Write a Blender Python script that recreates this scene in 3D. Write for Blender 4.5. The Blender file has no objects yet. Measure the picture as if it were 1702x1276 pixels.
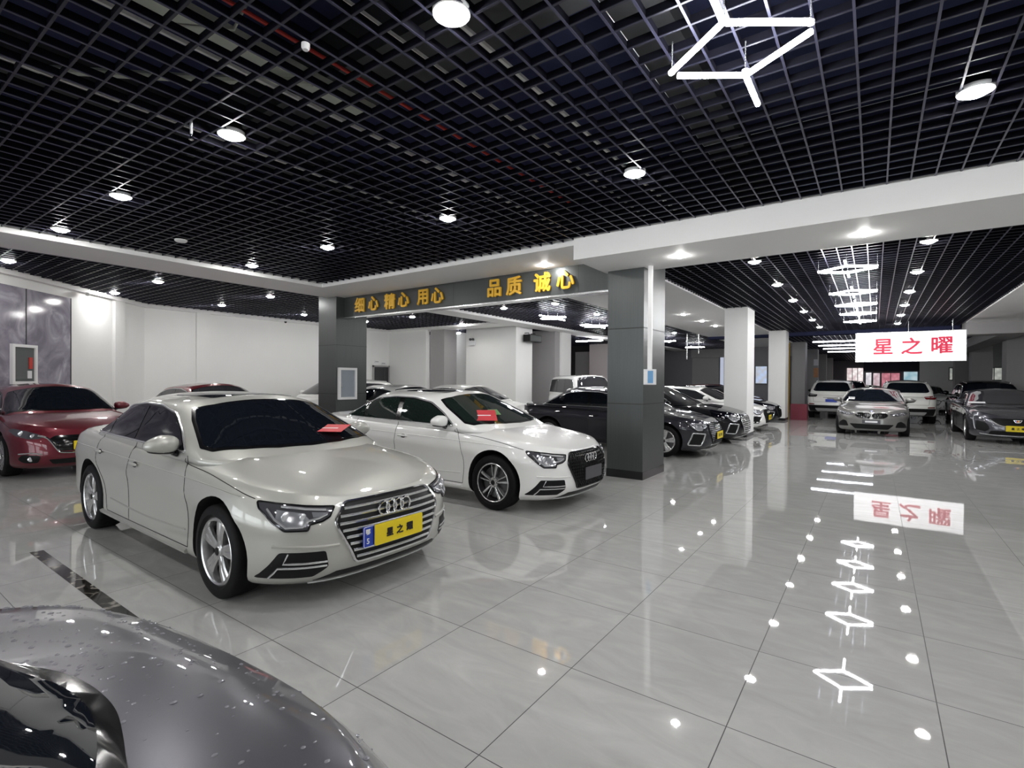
import bpy, bmesh, math, random
import numpy as np
from mathutils import Vector, Matrix, Euler
from mathutils.bvhtree import BVHTree

random.seed(7)
C = bpy.context.scene.collection
SC = bpy.context.scene
PI = math.pi

# ------------------------------------------------------------------ camera, world, exposure
FPX, YAW, PITCH, ROLL = 847.236, 0.618769, -0.0071176, 0.0071153
cy_, sy_, cp_, sp_, cr_, sr_ = math.cos(YAW), math.sin(YAW), math.cos(PITCH), math.sin(PITCH), math.cos(ROLL), math.sin(ROLL)
fwd = Vector((-sy_ * cp_, cy_ * cp_, sp_)); rgt = Vector((cy_, sy_, 0)); upv = rgt.cross(fwd)
r2 = cr_ * rgt + sr_ * upv; u2 = -sr_ * rgt + cr_ * upv
camd = bpy.data.cameras.new('camera')
cam = bpy.data.objects.new('camera', camd); C.objects.link(cam)
camd.sensor_fit = 'HORIZONTAL'; camd.sensor_width = 36.0
camd.lens = FPX / 1702 * 36.0; camd.clip_start = 0.05; camd.clip_end = 200
cam.matrix_world = Matrix(((r2.x, u2.x, -fwd.x, 1.3374), (r2.y, u2.y, -fwd.y, -1.65806), (r2.z, u2.z, -fwd.z, 1.5713), (0, 0, 0, 1)))
SC.camera = cam
world = bpy.data.worlds.new('world'); SC.world = world; world.use_nodes = True
world.node_tree.nodes['Background'].inputs[0].default_value = (0.75, 0.82, 1.0, 1)
world.node_tree.nodes['Background'].inputs[1].default_value = 0.6
SC.view_settings.view_transform = 'Standard'; SC.view_settings.look = 'None'
SC.view_settings.exposure = 0.0; SC.view_settings.gamma = 1.0; SC.view_settings.use_curve_mapping = False
LAMP = 255.0        # radiance of the downlight lenses
TUBE = 75.0        # radiance of the LED tubes
cyc = SC.cycles
cyc.use_denoising = True; cyc.max_bounces = 10; cyc.diffuse_bounces = 6; cyc.glossy_bounces = 5
cyc.caustics_reflective = False; cyc.caustics_refractive = False; cyc.sample_clamp_indirect = 6.0
try: cyc.use_light_tree = True
except Exception: pass

# ------------------------------------------------------------------ materials
def new_mat(name):
    m = bpy.data.materials.new(name); m.use_nodes = True
    return m, m.node_tree.nodes, m.node_tree.links, m.node_tree.nodes['Principled BSDF']
def mat(name, col, rough=0.5, metal=0.0, coat=0.0, spec=0.5, emit=0.0, var=0.0, vscale=8.0, bump=0.0):
    m, n, l, b = new_mat(name)
    b.inputs['Base Color'].default_value = (*col, 1); b.inputs['Roughness'].default_value = rough
    b.inputs['Metallic'].default_value = metal; b.inputs['Coat Weight'].default_value = coat
    b.inputs['Coat Roughness'].default_value = 0.03; b.inputs['Specular IOR Level'].default_value = spec
    if emit:
        b.inputs['Emission Color'].default_value = (*col, 1); b.inputs['Emission Strength'].default_value = emit
    if var or bump:
        tc = n.new('ShaderNodeTexCoord'); nz = n.new('ShaderNodeTexNoise')
        nz.inputs['Scale'].default_value = vscale; nz.inputs['Detail'].default_value = 5
        l.new(tc.outputs['Object'], nz.inputs['Vector'])
        if var:
            mx = n.new('ShaderNodeMixRGB'); mx.blend_type = 'MULTIPLY'; mx.inputs[0].default_value = 1
            rp = n.new('ShaderNodeMapRange'); rp.inputs[3].default_value = 1 - var; rp.inputs[4].default_value = 1 + var
            l.new(nz.outputs['Fac'], rp.inputs[0]); mx.inputs[1].default_value = (*col, 1)
            l.new(rp.outputs[0], mx.inputs[2]); l.new(mx.outputs[0], b.inputs['Base Color'])
        if bump:
            bp = n.new('ShaderNodeBump'); bp.inputs['Strength'].default_value = bump; bp.inputs['Distance'].default_value = 0.01
            l.new(nz.outputs['Fac'], bp.inputs['Height']); l.new(bp.outputs[0], b.inputs['Normal'])
    return m
def paint(name, col, metal=0.0, rough=0.3):
    m, n, l, b = new_mat(name)
    b.inputs['Roughness'].default_value = rough; b.inputs['Metallic'].default_value = metal
    b.inputs['Coat Weight'].default_value = 1.0; b.inputs['Coat Roughness'].default_value = 0.02; b.inputs['Specular IOR Level'].default_value = 0.5 if max(col) > .1 else 0.0
    tc = n.new('ShaderNodeTexCoord'); nz = n.new('ShaderNodeTexNoise'); nz.inputs['Scale'].default_value = 900
    l.new(tc.outputs['Object'], nz.inputs['Vector'])
    rp = n.new('ShaderNodeMapRange'); rp.inputs[3].default_value = 0.9; rp.inputs[4].default_value = 1.1
    l.new(nz.outputs['Fac'], rp.inputs[0])
    mx = n.new('ShaderNodeMixRGB'); mx.blend_type = 'MULTIPLY'; mx.inputs[0].default_value = 1 if metal else 0
    mx.inputs[1].default_value = (*col, 1); l.new(rp.outputs[0], mx.inputs[2]); l.new(mx.outputs[0], b.inputs['Base Color'])
    return m
def lamp_mat(name, col, s):
    m, n, l, b = new_mat(name)
    b.inputs['Base Color'].default_value = (0.9, 0.9, 0.9, 1)
    b.inputs['Emission Color'].default_value = (*col, 1); b.inputs['Emission Strength'].default_value = s
    return m

def floor_mat():
    m, n, l, b = new_mat('polished_marble_tile')
    tc = n.new('ShaderNodeTexCoord'); sep = n.new('ShaderNodeSeparateXYZ'); l.new(tc.outputs['Object'], sep.inputs[0])
    def math_(op, a, bb):
        k = n.new('ShaderNodeMath'); k.operation = op
        for i, v in enumerate((a, bb)):
            if v is None: continue
            if isinstance(v, (int, float)): k.inputs[i].default_value = v
            else: l.new(v, k.inputs[i])
        return k.outputs[0]
    gr = []
    for ax in ('X', 'Y'):
        q = math_('DIVIDE', sep.outputs[ax], 0.8)
        fr = math_('FRACT', math_('ADD', q, 200.5), None)
        d = math_('ABSOLUTE', math_('SUBTRACT', fr, 0.5), None)
        gr.append(math_('LESS_THAN', d, 0.0030))
    grout = math_('MAXIMUM', gr[0], gr[1])
    # tile to tile variation
    def cell(ax):
        return math_('FLOOR', math_('ADD', math_('DIVIDE', sep.outputs[ax], 0.8), 200.0), None)
    comb = n.new('ShaderNodeCombineXYZ'); l.new(cell('X'), comb.inputs[0]); l.new(cell('Y'), comb.inputs[1])
    wn = n.new('ShaderNodeTexWhiteNoise'); wn.noise_dimensions = '3D'; l.new(comb.outputs[0], wn.inputs['Vector'])
    sc = n.new('ShaderNodeVectorMath'); sc.operation = 'SCALE'; l.new(wn.outputs['Color'], sc.inputs[0]); sc.inputs['Scale'].default_value = 7.0
    off = n.new('ShaderNodeVectorMath'); off.operation = 'ADD'; l.new(tc.outputs['Object'], off.inputs[0]); l.new(sc.outputs[0], off.inputs[1])
    st = n.new('ShaderNodeMapping'); st.inputs['Rotation'].default_value = (0, 0, 0.5); st.inputs['Scale'].default_value = (1.0, 2.6, 1.0)
    l.new(off.outputs[0], st.inputs['Vector'])
    nz = n.new('ShaderNodeTexNoise'); nz.inputs['Scale'].default_value = 2.2; nz.inputs['Detail'].default_value = 9; nz.inputs['Roughness'].default_value = 0.62
    nz.inputs['Distortion'].default_value = 1.2
    l.new(st.outputs[0], nz.inputs['Vector'])
    cr = n.new('ShaderNodeValToRGB')
    e = cr.color_ramp.elements
    e[0].position = 0.25; e[0].color = (0.385, 0.385, 0.375, 1)
    e[1].position = 0.8; e[1].color = (0.50, 0.497, 0.487, 1)
    k = cr.color_ramp.elements.new(0.5); k.color = (0.43, 0.43, 0.42, 1)
    l.new(nz.outputs['Fac'], cr.inputs[0])
    mx = n.new('ShaderNodeMixRGB'); l.new(grout, mx.inputs[0]); l.new(cr.outputs[0], mx.inputs[1]); mx.inputs[2].default_value = (0.035, 0.035, 0.035, 1)
    l.new(mx.outputs[0], b.inputs['Base Color'])
    ro = n.new('ShaderNodeMapRange'); ro.inputs[3].default_value = 0.02; ro.inputs[4].default_value = 0.5; l.new(grout, ro.inputs[0])
    l.new(ro.outputs[0], b.inputs['Roughness']); b.inputs['Specular IOR Level'].default_value = 0.62
    n2 = n.new('ShaderNodeTexNoise'); n2.inputs['Scale'].default_value = 3.0; n2.inputs['Detail'].default_value = 1; l.new(tc.outputs['Object'], n2.inputs['Vector'])
    bp = n.new('ShaderNodeBump'); bp.inputs['Strength'].default_value = 0.03; bp.inputs['Distance'].default_value = 0.01
    l.new(n2.outputs['Fac'], bp.inputs['Height']); l.new(bp.outputs[0], b.inputs['Normal'])
    return m
def stone_mat(name, c0, c1, c2, scale, rough=0.12):
    m, n, l, b = new_mat(name)
    tc = n.new('ShaderNodeTexCoord'); nz = n.new('ShaderNodeTexNoise'); nz.inputs['Scale'].default_value = scale; nz.inputs['Detail'].default_value = 8
    nz.inputs['Distortion'].default_value = 2.0
    l.new(tc.outputs['Object'], nz.inputs['Vector'])
    cr = n.new('ShaderNodeValToRGB'); e = cr.color_ramp.elements
    e[0].position = 0.35; e[0].color = (*c0, 1); e[1].position = 0.72; e[1].color = (*c2, 1)
    k = cr.color_ramp.elements.new(0.55); k.color = (*c1, 1)
    l.new(nz.outputs['Fac'], cr.inputs[0]); l.new(cr.outputs[0], b.inputs['Base Color']); b.inputs['Roughness'].default_value = rough
    return m
def panel_mat(name, col, z_joints, rough=0.3):
    """aluminium cladding with fine vertical brushing and thin dark joints"""
    m, n, l, b = new_mat(name)
    tc = n.new('ShaderNodeTexCoord'); mp = n.new('ShaderNodeMapping'); mp.inputs['Scale'].default_value = (60, 60, 0.6)
    l.new(tc.outputs['Object'], mp.inputs['Vector'])
    nz = n.new('ShaderNodeTexNoise'); nz.inputs['Scale'].default_value = 2.0; l.new(mp.outputs[0], nz.inputs['Vector'])
    rp = n.new('ShaderNodeMapRange'); rp.inputs[3].default_value = 0.85; rp.inputs[4].default_value = 1.15; l.new(nz.outputs['Fac'], rp.inputs[0])
    mx = n.new('ShaderNodeMixRGB'); mx.blend_type = 'MULTIPLY'; mx.inputs[0].default_value = 1; mx.inputs[1].default_value = (*col, 1)
    l.new(rp.outputs[0], mx.inputs[2]); l.new(mx.outputs[0], b.inputs['Base Color'])
    b.inputs['Roughness'].default_value = rough; b.inputs['Metallic'].default_value = 0.35
    return m

M = {}
M['floor'] = floor_mat()
M['wall'] = mat('white_wall_paint', (0.84, 0.84, 0.83), 0.6, var=0.02, vscale=2, bump=0.02)
M['soffit'] = mat('white_plaster', (0.90, 0.895, 0.89), 0.6, var=0.02, vscale=2)
M['pinkwall'] = mat('pale_pink_wall', (0.78, 0.70, 0.70), 0.6, var=0.02)
M['beige'] = mat('beige_wall', (0.66, 0.55, 0.45), 0.6, var=0.02)
M['greywall'] = mat('grey_wall', (0.36, 0.35, 0.35), 0.6, var=0.03)
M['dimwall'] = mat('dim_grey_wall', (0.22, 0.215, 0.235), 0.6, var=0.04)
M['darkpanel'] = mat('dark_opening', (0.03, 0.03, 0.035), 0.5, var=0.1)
M['cladding'] = panel_mat('dark_grey_cladding', (0.075, 0.082, 0.082), (), 0.34)
M['joint'] = mat('joint_black', (0.015, 0.015, 0.015), 0.5)
M['skirt'] = mat('black_skirting', (0.012, 0.012, 0.014), 0.2)
M['slab'] = mat('navy_slab_paint', (0.038, 0.043, 0.090), 0.9, spec=0.0, var=0.3, vscale=1.5)
M['slabgrey'] = mat('grey_concrete_beam', (0.085, 0.087, 0.092), 0.9, spec=0.0, var=0.2, vscale=2)
M['grid'] = mat('black_grille_web', (0.005, 0.005, 0.009), 0.6, spec=0.1)
M['edgelit'] = mat('navy_grille_lit_edge', (0.019, 0.019, 0.034), 0.4, metal=0.3)  # bar undersides coloured lighter than the web, as edges catching light
M['edgelitbright'] = mat('navy_grille_bright_lit_edge', (0.058, 0.058, 0.098), 0.33, metal=0.5)  # brighter copy for lengthwise bars, lamp glints put into the colour
M['duct'] = mat('pale_duct', (0.62, 0.65, 0.58), 0.5, var=0.1)
M['keel'] = mat('galvanised_keel', (0.95, 0.95, 0.93), 0.4)
M['redpipe'] = mat('red_fire_pipe', (0.5, 0.04, 0.03), 0.4)
M['stone'] = stone_mat('dark_polished_stone', (0.21, 0.19, 0.24), (0.33, 0.31, 0.37), (0.52, 0.49, 0.56), 1.4, 0.1)
M['inlay'] = stone_mat('black_gold_marble', (0.008, 0.008, 0.008), (0.03, 0.028, 0.024), (0.4, 0.37, 0.33), 6.0, 0.06)
M['lens'] = lamp_mat('downlight_lens', (1.0, 0.985, 0.96), LAMP)
M['tubedim'] = lamp_mat('dim_led_tube', (0.9, 0.93, 1.0), 14.0)
M['tube'] = lamp_mat('led_tube', (0.97, 0.98, 1.0), TUBE)
M['white'] = mat('white_enamel', (0.82, 0.82, 0.82), 0.35)
M['whitep'] = mat('white_plastic', (0.75, 0.76, 0.78), 0.4)
M['gold'] = mat('gold_acrylic', (0.86, 0.50, 0.04), 0.3, metal=0.2, spec=0.6)
M['signface'] = lamp_mat('lit_sign_face', (1.0, 0.98, 0.99), 1.2)
M['signred'] = mat('lit_red_letter', (0.55, 0.03, 0.07), 0.5, emit=0.75)
M['glass'] = mat('tinted_glass', (0.006, 0.008, 0.012), 0.02, spec=0.55)
M['glassg'] = mat('green_tinted_glass', (0.012, 0.02, 0.017), 0.02, spec=0.55)
M['glassgrey'] = mat('grey_tinted_glass', (0.035, 0.035, 0.04), 0.03, spec=0.6)
M['glassmid'] = mat('silver_grey_glass', (0.10, 0.11, 0.11), 0.04, spec=0.6)
M['blackgloss'] = mat('gloss_black_trim', (0.006, 0.006, 0.007), 0.12)
M['black'] = mat('black_plastic', (0.006, 0.006, 0.007), 0.4, spec=0.25)
M['gap'] = mat('panel_gap_black', (0.01, 0.01, 0.01), 0.7)
M['well'] = mat('wheel_well_black', (0.006, 0.006, 0.006), 0.9)
M['tire'] = mat('tyre_rubber', (0.007, 0.007, 0.008), 0.55, spec=0.15, var=0.15, vscale=30)
M['rim'] = mat('silver_alloy', (0.62, 0.62, 0.62), 0.24, metal=0.85)
M['rimdark'] = mat('dark_alloy', (0.05, 0.05, 0.055), 0.3, metal=0.6)
M['disc'] = mat('brake_disc_steel', (0.12, 0.12, 0.125), 0.4, metal=0.8)
M['chrome'] = mat('chrome', (0.86, 0.86, 0.87), 0.08, metal=1.0)
M['satin'] = mat('satin_aluminium', (0.80, 0.81, 0.82), 0.25, metal=0.85)
M['reflector'] = mat('headlamp_inner', (0.42, 0.43, 0.46), 0.15, metal=0.6)
M['lampglass'] = mat('headlamp_dark_lens', (0.13, 0.13, 0.145), 0.04, metal=0.5, spec=0.8)
M['lampbright'] = mat('headlamp_reflector', (0.85, 0.86, 0.9), 0.12, metal=0.7)
M['taillamp'] = mat('red_tail_lamp', (0.16, 0.008, 0.012), 0.08)
M['platey'] = mat('yellow_plate', (0.80, 0.62, 0.012), 0.4)
M['plateb'] = mat('blue_plate', (0.02, 0.055, 0.42), 0.35)
M['platedark'] = mat('grey_plate_holder', (0.07, 0.068, 0.08), 0.35)
M['ink'] = mat('black_ink', (0.012, 0.008, 0.006), 0.5)
M['whiteink'] = mat('white_ink', (0.85, 0.85, 0.85), 0.5)
M['redcard'] = mat('red_card', (0.62, 0.045, 0.06), 0.5)
M['paper'] = mat('white_paper', (0.8, 0.8, 0.82), 0.6)
M['water'] = mat('water_drop', (0.28, 0.28, 0.31), 0.02, spec=0.7, metal=0.2)
M['cabback'] = mat('cabinet_blue_grey', (0.30, 0.34, 0.40), 0.5, var=0.15)
M['yellowpipe'] = mat('yellow_pipe_paint', (0.55, 0.33, 0.03), 0.5)
M['maroonbox'] = mat('dark_red_box', (0.16, 0.012, 0.03), 0.5, var=0.1)
M['fascia'] = mat('navy_fascia', (0.022, 0.022, 0.06), 0.5)
M['posterorange'] = mat('orange_poster', (0.6, 0.28, 0.12), 0.5, var=0.4, vscale=5)
M['blueglass'] = mat('blue_cover', (0.06, 0.25, 0.50), 0.15)
m, n_, l_, b_ = new_mat('cabinet_glass'); b_.inputs['Base Color'].default_value = (.5, .55, .6, 1); b_.inputs['Alpha'].default_value = 0.18; b_.inputs['Roughness'].default_value = 0.02; M['cabglass'] = m
def dayglass(name, c0, c1, s, sx=6.0):
    m, n, l, b = new_mat(name); tc = n.new('ShaderNodeTexCoord'); mp = n.new('ShaderNodeMapping'); mp.inputs['Scale'].default_value = (sx, sx, sx)
    l.new(tc.outputs['Object'], mp.inputs[0]); v = n.new('ShaderNodeTexVoronoi'); v.inputs['Scale'].default_value = 1.0; l.new(mp.outputs[0], v.inputs['Vector'])
    mx = n.new('ShaderNodeMixRGB'); mx.inputs[1].default_value = (*c0, 1); mx.inputs[2].default_value = (*c1, 1); l.new(v.outputs['Distance'], mx.inputs[0])
    b.inputs['Base Color'].default_value = (.05, .05, .05, 1); b.inputs['Roughness'].default_value = 0.1
    l.new(mx.outputs[0], b.inputs['Emission Color']); b.inputs['Emission Strength'].default_value = s; return m
M['dayshop'] = dayglass('lit_shop_glass', (1, .97, .95), (.55, .38, .40), 1.0, 3)
M['daywhite'] = dayglass('lit_white_glass', (.9, .88, .9), (.5, .45, .5), .9, 3)
M['daypink'] = dayglass('lit_pink_glass', (.85, .7, .75), (.45, .25, .3), .8, 3)
M['dayred'] = dayglass('lit_red_glass', (.7, .22, .28), (.35, .06, .1), .8, 3)
M['screen'] = dayglass('lit_screen', (.75, .85, .9), (.2, .45, .55), .8, 2)
M['daydull'] = dayglass('dull_day_glass', (.62, .64, .58), (.25, .27, .25), .7, 4)
M['dayblue'] = dayglass('blue_day_glass', (.5, .65, .95), (.5, .5, .5), .9, 4)
M['fillfront'] = lamp_mat('fill_window_glow', (0.92, 0.97, 1.0), 4.2)  # glow of the added fill windows behind the camera
M['leaflet'] = mat('green_leaflet', (0.10, 0.28, 0.10), 0.5, var=0.3, vscale=30)
M['p_silver'] = paint('silver_beige_paint', (0.50, 0.50, 0.465), 0.4, 0.42)
M['p_white'] = paint('white_paint', (0.88, 0.88, 0.87))
M['p_pearl'] = paint('pearl_white_paint', (0.82, 0.82, 0.79))
M['p_grey'] = paint('daytona_grey_paint', (0.10, 0.10, 0.118), 0.6, 0.3)
M['p_slate'] = paint('slate_grey_paint', (0.030, 0.030, 0.038), 0.4, 0.3)
M['p_black'] = paint('black_paint', (0.004, 0.004, 0.007), 0.0, 0.3)
M['p_red'] = paint('soul_red_paint', (0.13, 0.003, 0.014), 0.4, 0.35)
M['p_maroon'] = paint('maroon_paint', (0.15, 0.008, 0.015), 0.4, 0.3)
M['p_bmw'] = paint('warm_silver_paint', (0.21, 0.208, 0.20), 0.5, 0.35)
M['p_cad'] = paint('gunmetal_paint', (0.085, 0.085, 0.098), 0.6, 0.25)

# ------------------------------------------------------------------ object helpers
def tag(o, label=None, cat=None, group=None, kind=None):
    if label: o['label'] = label
    if cat: o['category'] = cat
    if group: o['group'] = group
    if kind: o['kind'] = kind
    return o
def empty(name, loc=(0, 0, 0), rz=0.0):
    o = bpy.data.objects.new(name, None); C.objects.link(o)
    o.location = loc; o.rotation_euler = (0, 0, rz); o.empty_display_size = 0.1
    return o
class MB:
    def __init__(s): s.v = []; s.f = []
    def add(s, vs, fs):
        k = len(s.v); s.v += [tuple(p) for p in vs]; s.f += [tuple(i + k for i in f) for f in fs]; return s
    def box(s, x0, x1, y0, y1, z0, z1):
        return s.add([(x0, y0, z0), (x1, y0, z0), (x1, y1, z0), (x0, y1, z0), (x0, y0, z1), (x1, y0, z1), (x1, y1, z1), (x0, y1, z1)],
                     [(0, 3, 2, 1), (4, 5, 6, 7), (0, 1, 5, 4), (1, 2, 6, 5), (2, 3, 7, 6), (3, 0, 4, 7)])
    def prism(s, pts, z0, z1):
        n = len(pts)
        return s.add([(x, y, z0) for x, y in pts] + [(x, y, z1) for x, y in pts],
                     [tuple(range(n))[::-1], tuple(range(n, 2 * n))] + [(i, (i + 1) % n, n + (i + 1) % n, n + i) for i in range(n)])
    def lathe(s, prof, n=32, axis='z', c=(0, 0, 0), close=False):
        vs = []; fs = []; m = len(prof)
        for i in range(n):
            a = 2 * PI * i / n
            for r, h in prof:
                if axis == 'z': p = (r * math.cos(a), r * math.sin(a), h)
                elif axis == 'y': p = (r * math.cos(a), h, r * math.sin(a))
                else: p = (h, r * math.cos(a), r * math.sin(a))
                vs.append((p[0] + c[0], p[1] + c[1], p[2] + c[2]))
        for i in range(n):
            j = (i + 1) % n
            for k in range(m - 1 if not close else m):
                k2 = (k + 1) % m
                fs.append((i * m + k, j * m + k, j * m + k2, i * m + k2))
        return s.add(vs, fs)
    def tube(s, pts, r, n=6, closed=False, flat=1.0):
        pts = [Vector(p) for p in pts]; N = len(pts)
        if N < 2: return s
        vs = []; fs = []; prev = None
        for i, p in enumerate(pts):
            a = pts[(i - 1) % N] if (closed or i > 0) else pts[i]
            b = pts[(i + 1) % N] if (closed or i < N - 1) else pts[i]
            t = (b - a); t = t.normalized() if t.length > 1e-9 else Vector((1, 0, 0))
            if prev is None:
                ref = Vector((0, 0, 1)) if abs(t.z) < 0.9 else Vector((1, 0, 0))
                nn = (ref - t * ref.dot(t)).normalized()
            else:
                nn = prev - t * prev.dot(t)
                nn = nn.normalized() if nn.length > 1e-6 else t.orthogonal().normalized()
            prev = nn; bb = t.cross(nn)
            for k in range(n):
                an = 2 * PI * k / n
                vs.append(p + nn * (r * math.cos(an)) + bb * (r * flat * math.sin(an)))
        for i in range(N if closed else N - 1):
            j = (i + 1) % N
            for k in range(n):
                k2 = (k + 1) % n
                fs.append((i * n + k, i * n + k2, j * n + k2, j * n + k))
        if not closed:
            fs.append(tuple(range(n))[::-1]); fs.append(tuple((N - 1) * n + k for k in range(n)))
        return s.add(vs, fs)
    def mesh(s, name, mats, smooth=True, angle=40, fix=True):
        me = bpy.data.meshes.new(name); me.from_pydata(s.v, [], s.f)
        if fix:
            bm = bmesh.new(); bm.from_mesh(me); bmesh.ops.recalc_face_normals(bm, faces=bm.faces); bm.to_mesh(me); bm.free()
        for m in (mats if isinstance(mats, (list, tuple)) else [mats]): me.materials.append(m)
        if smooth and len(me.polygons):
            me.polygons.foreach_set('use_smooth', [True] * len(me.polygons)); me.set_sharp_from_angle(angle=math.radians(angle))
        me.update(); return me
    def build(s, name, m, parent=None, smooth=True, angle=40, fix=True, loc=None, rot=None):
        return link(name, s.mesh(name, m, smooth, angle, fix), parent, loc, rot)
def link(name, me, parent=None, loc=None, rot=None):
    o = bpy.data.objects.new(name, me); C.objects.link(o)
    if parent: o.parent = parent
    if loc is not None: o.location = loc
    if rot is not None: o.rotation_euler = rot
    return o
def struct(o): o['kind'] = 'structure'; return o
_txt = {}
def text_geo(s, size=1.0, extrude=0.0, bold=0.0):
    """outline of a string as (verts, faces); x right, y up, centred on origin"""
    key = (s, extrude, bold, size)
    if key not in _txt:
        cu = bpy.data.curves.new('lettering', 'FONT'); cu.body = s; cu.size = size; cu.extrude = extrude; 
        cu.align_x = 'CENTER'; cu.align_y = 'CENTER'; cu.resolution_u = 3
        o = bpy.data.objects.new('lettering', cu); C.objects.link(o)
        dg = bpy.context.evaluated_depsgraph_get(); me = bpy.data.meshes.new_from_object(o.evaluated_get(dg))
        v = np.array([p.co[:] for p in me.vertices]); f = [tuple(p.vertices) for p in me.polygons]
        bpy.data.objects.remove(o); bpy.data.curves.remove(cu); bpy.data.meshes.remove(me)
        if len(v):
            c = (v.min(0) + v.max(0)) / 2; v[:, :2] -= c[:2]
        if bold and len(v):
            n0 = len(v); vs = []; fs = []
            for k in range(8):
                a = 2 * PI * k / 8; vs.append(v + np.array([bold * math.cos(a), bold * math.sin(a), .0002 * k])); fs += [tuple(i + k * n0 for i in q) for q in f]
            v = np.concatenate(vs); f = fs
        _txt[key] = (v, f)
    return _txt[key]
def place(vs, mtx): return [tuple(mtx @ Vector(p)) for p in vs]
def frame(o, xdir, ydir):
    x = Vector(xdir).normalized(); y = Vector(ydir); y = (y - x * y.dot(x)).normalized(); z = x.cross(y)
    return Matrix(((x.x, y.x, z.x, o[0]), (x.y, y.y, z.y, o[1]), (x.z, y.z, z.z, o[2]), (0, 0, 0, 1)))
def rrect(w, h, r, n=4):
    pts = []
    for cx, cy, a0 in ((w / 2 - r, h / 2 - r, 0), (-w / 2 + r, h / 2 - r, 90), (-w / 2 + r, -h / 2 + r, 180), (w / 2 - r, -h / 2 + r, 270)):
        for k in range(n + 1):
            a = math.radians(a0 + 90 * k / n); pts.append((cx + r * math.cos(a), cy + r * math.sin(a)))
    return pts

# ------------------------------------------------------------------ car bodies
def pchip(keys):
    xs = np.array([k[0] for k in keys], float); ys = np.array([k[1] for k in keys], float)
    h = np.diff(xs); d = np.diff(ys) / h; m = np.zeros(len(xs))
    for i in range(1, len(xs) - 1):
        if d[i - 1] * d[i] > 0:
            w1 = 2 * h[i] + h[i - 1]; w2 = h[i] + 2 * h[i - 1]
            m[i] = (w1 + w2) / (w1 / d[i - 1] + w2 / d[i])
    m[0] = d[0]; m[-1] = d[-1]
    def f(x):
        x = np.clip(np.asarray(x, float), xs[0], xs[-1]); i = np.clip(np.searchsorted(xs, x) - 1, 0, len(xs) - 2)
        t = (x - xs[i]) / h[i]
        return ((1 + 2 * t) * (1 - t) ** 2 * ys[i] + t * (1 - t) ** 2 * h[i] * m[i] + t * t * (3 - 2 * t) * ys[i + 1] + t * t * (t - 1) * h[i] * m[i + 1])
    return f

SEDAN = dict(
    L=4.72, W=0.921, wf=0.88, wr=3.69, R=0.332, arch=0.385, p=2.7, Lf=0.82, Lr=0.62,
    zb=[(0, .19), (.15, .155), (.6, .15), (1.3, .175), (3.3, .19), (4.1, .24), (4.72, .30)],
    ze=[(0, .655), (.1, .700), (.2, .736), (.4, .788), (.7, .842), (1.0, .876), (1.35, .902), (1.9, .925), (2.9, .950), (3.6, .970), (4.1, .985), (4.5, .99), (4.65, .98), (4.72, .96)],
    crown=[(0, .012), (.12, .020), (.3, .036), (.7, .056), (1.05, .068), (1.4, .055), (3.7, .03), (4.2, .04), (4.6, .035), (4.72, .02)],
    xn=[(0, .15), (.08, .07), (.2, .02), (.35, 0), (.6, .008), (.8, .03), (.92, .065), (1, .115)],
    xr=[(0, .22), (.1, .07), (.3, .0), (.55, .02), (.8, .06), (.93, .05), (1, .10)],
    Wh=[(0, .85), (.06, .890), (.15, .903), (.3, .900), (.45, .902), (.6, .910), (.69, .921), (.73, .918), (.82, .904), (.92, .882), (.965, .862), (1, .825)],
    gz0=.90, gz=[(1.8, 1.325), (2.2, 1.348), (2.6, 1.358), (3.1, 1.352), (3.7, 1.325)],
    gf=[(0, .93), (.2, 1.10), (.5, 1.40), (.8, 1.73), (.93, 1.90), (1, 2.02)],
    gr=[(0, 4.30), (.2, 4.16), (.5, 3.89), (.8, 3.61), (.93, 3.47), (1, 3.32)],
    gW=[(0, .850), (.15, .835), (.4, .792), (.7, .730), (.88, .690), (.96, .655), (1, .60)],
    lift=.072, gLf=.48, gLr=.55, gp=2.6,
    ridge=.46)
def variant(base, **kw):
    d = dict(base); d.update(kw); return d
def scale_keys(keys, sx, sy=1.0): return [(a * sx, b * sy) for a, b in keys]

HATCH = variant(SEDAN, L=4.46, W=.90, wf=.90, wr=3.60, R=.325, arch=.375,
    zb=scale_keys(SEDAN['zb'], .945), ze=[(0, .66), (.1, .715), (.2, .76), (.4, .82), (.7, .87), (1.0, .90), (1.4, .93), (2.0, .95), (3.0, .98), (3.6, 1.0), (4.2, 1.02), (4.46, .98)],
    crown=scale_keys(SEDAN['crown'], .945),
    gf=[(0, .98), (.2, 1.14), (.5, 1.44), (.8, 1.77), (.93, 1.95), (1, 2.08)],
    gr=[(0, 4.36), (.2, 4.28), (.5, 4.12), (.8, 3.92), (.93, 3.78), (1, 3.60)],
    gz=[(1.8, 1.36), (2.3, 1.385), (2.7, 1.39), (3.2, 1.37), (3.8, 1.32)], lift=.07,
    gW=[(0, .80), (.15, .785), (.4, .745), (.7, .69), (.88, .645), (.96, .605), (1, .55)])
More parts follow.
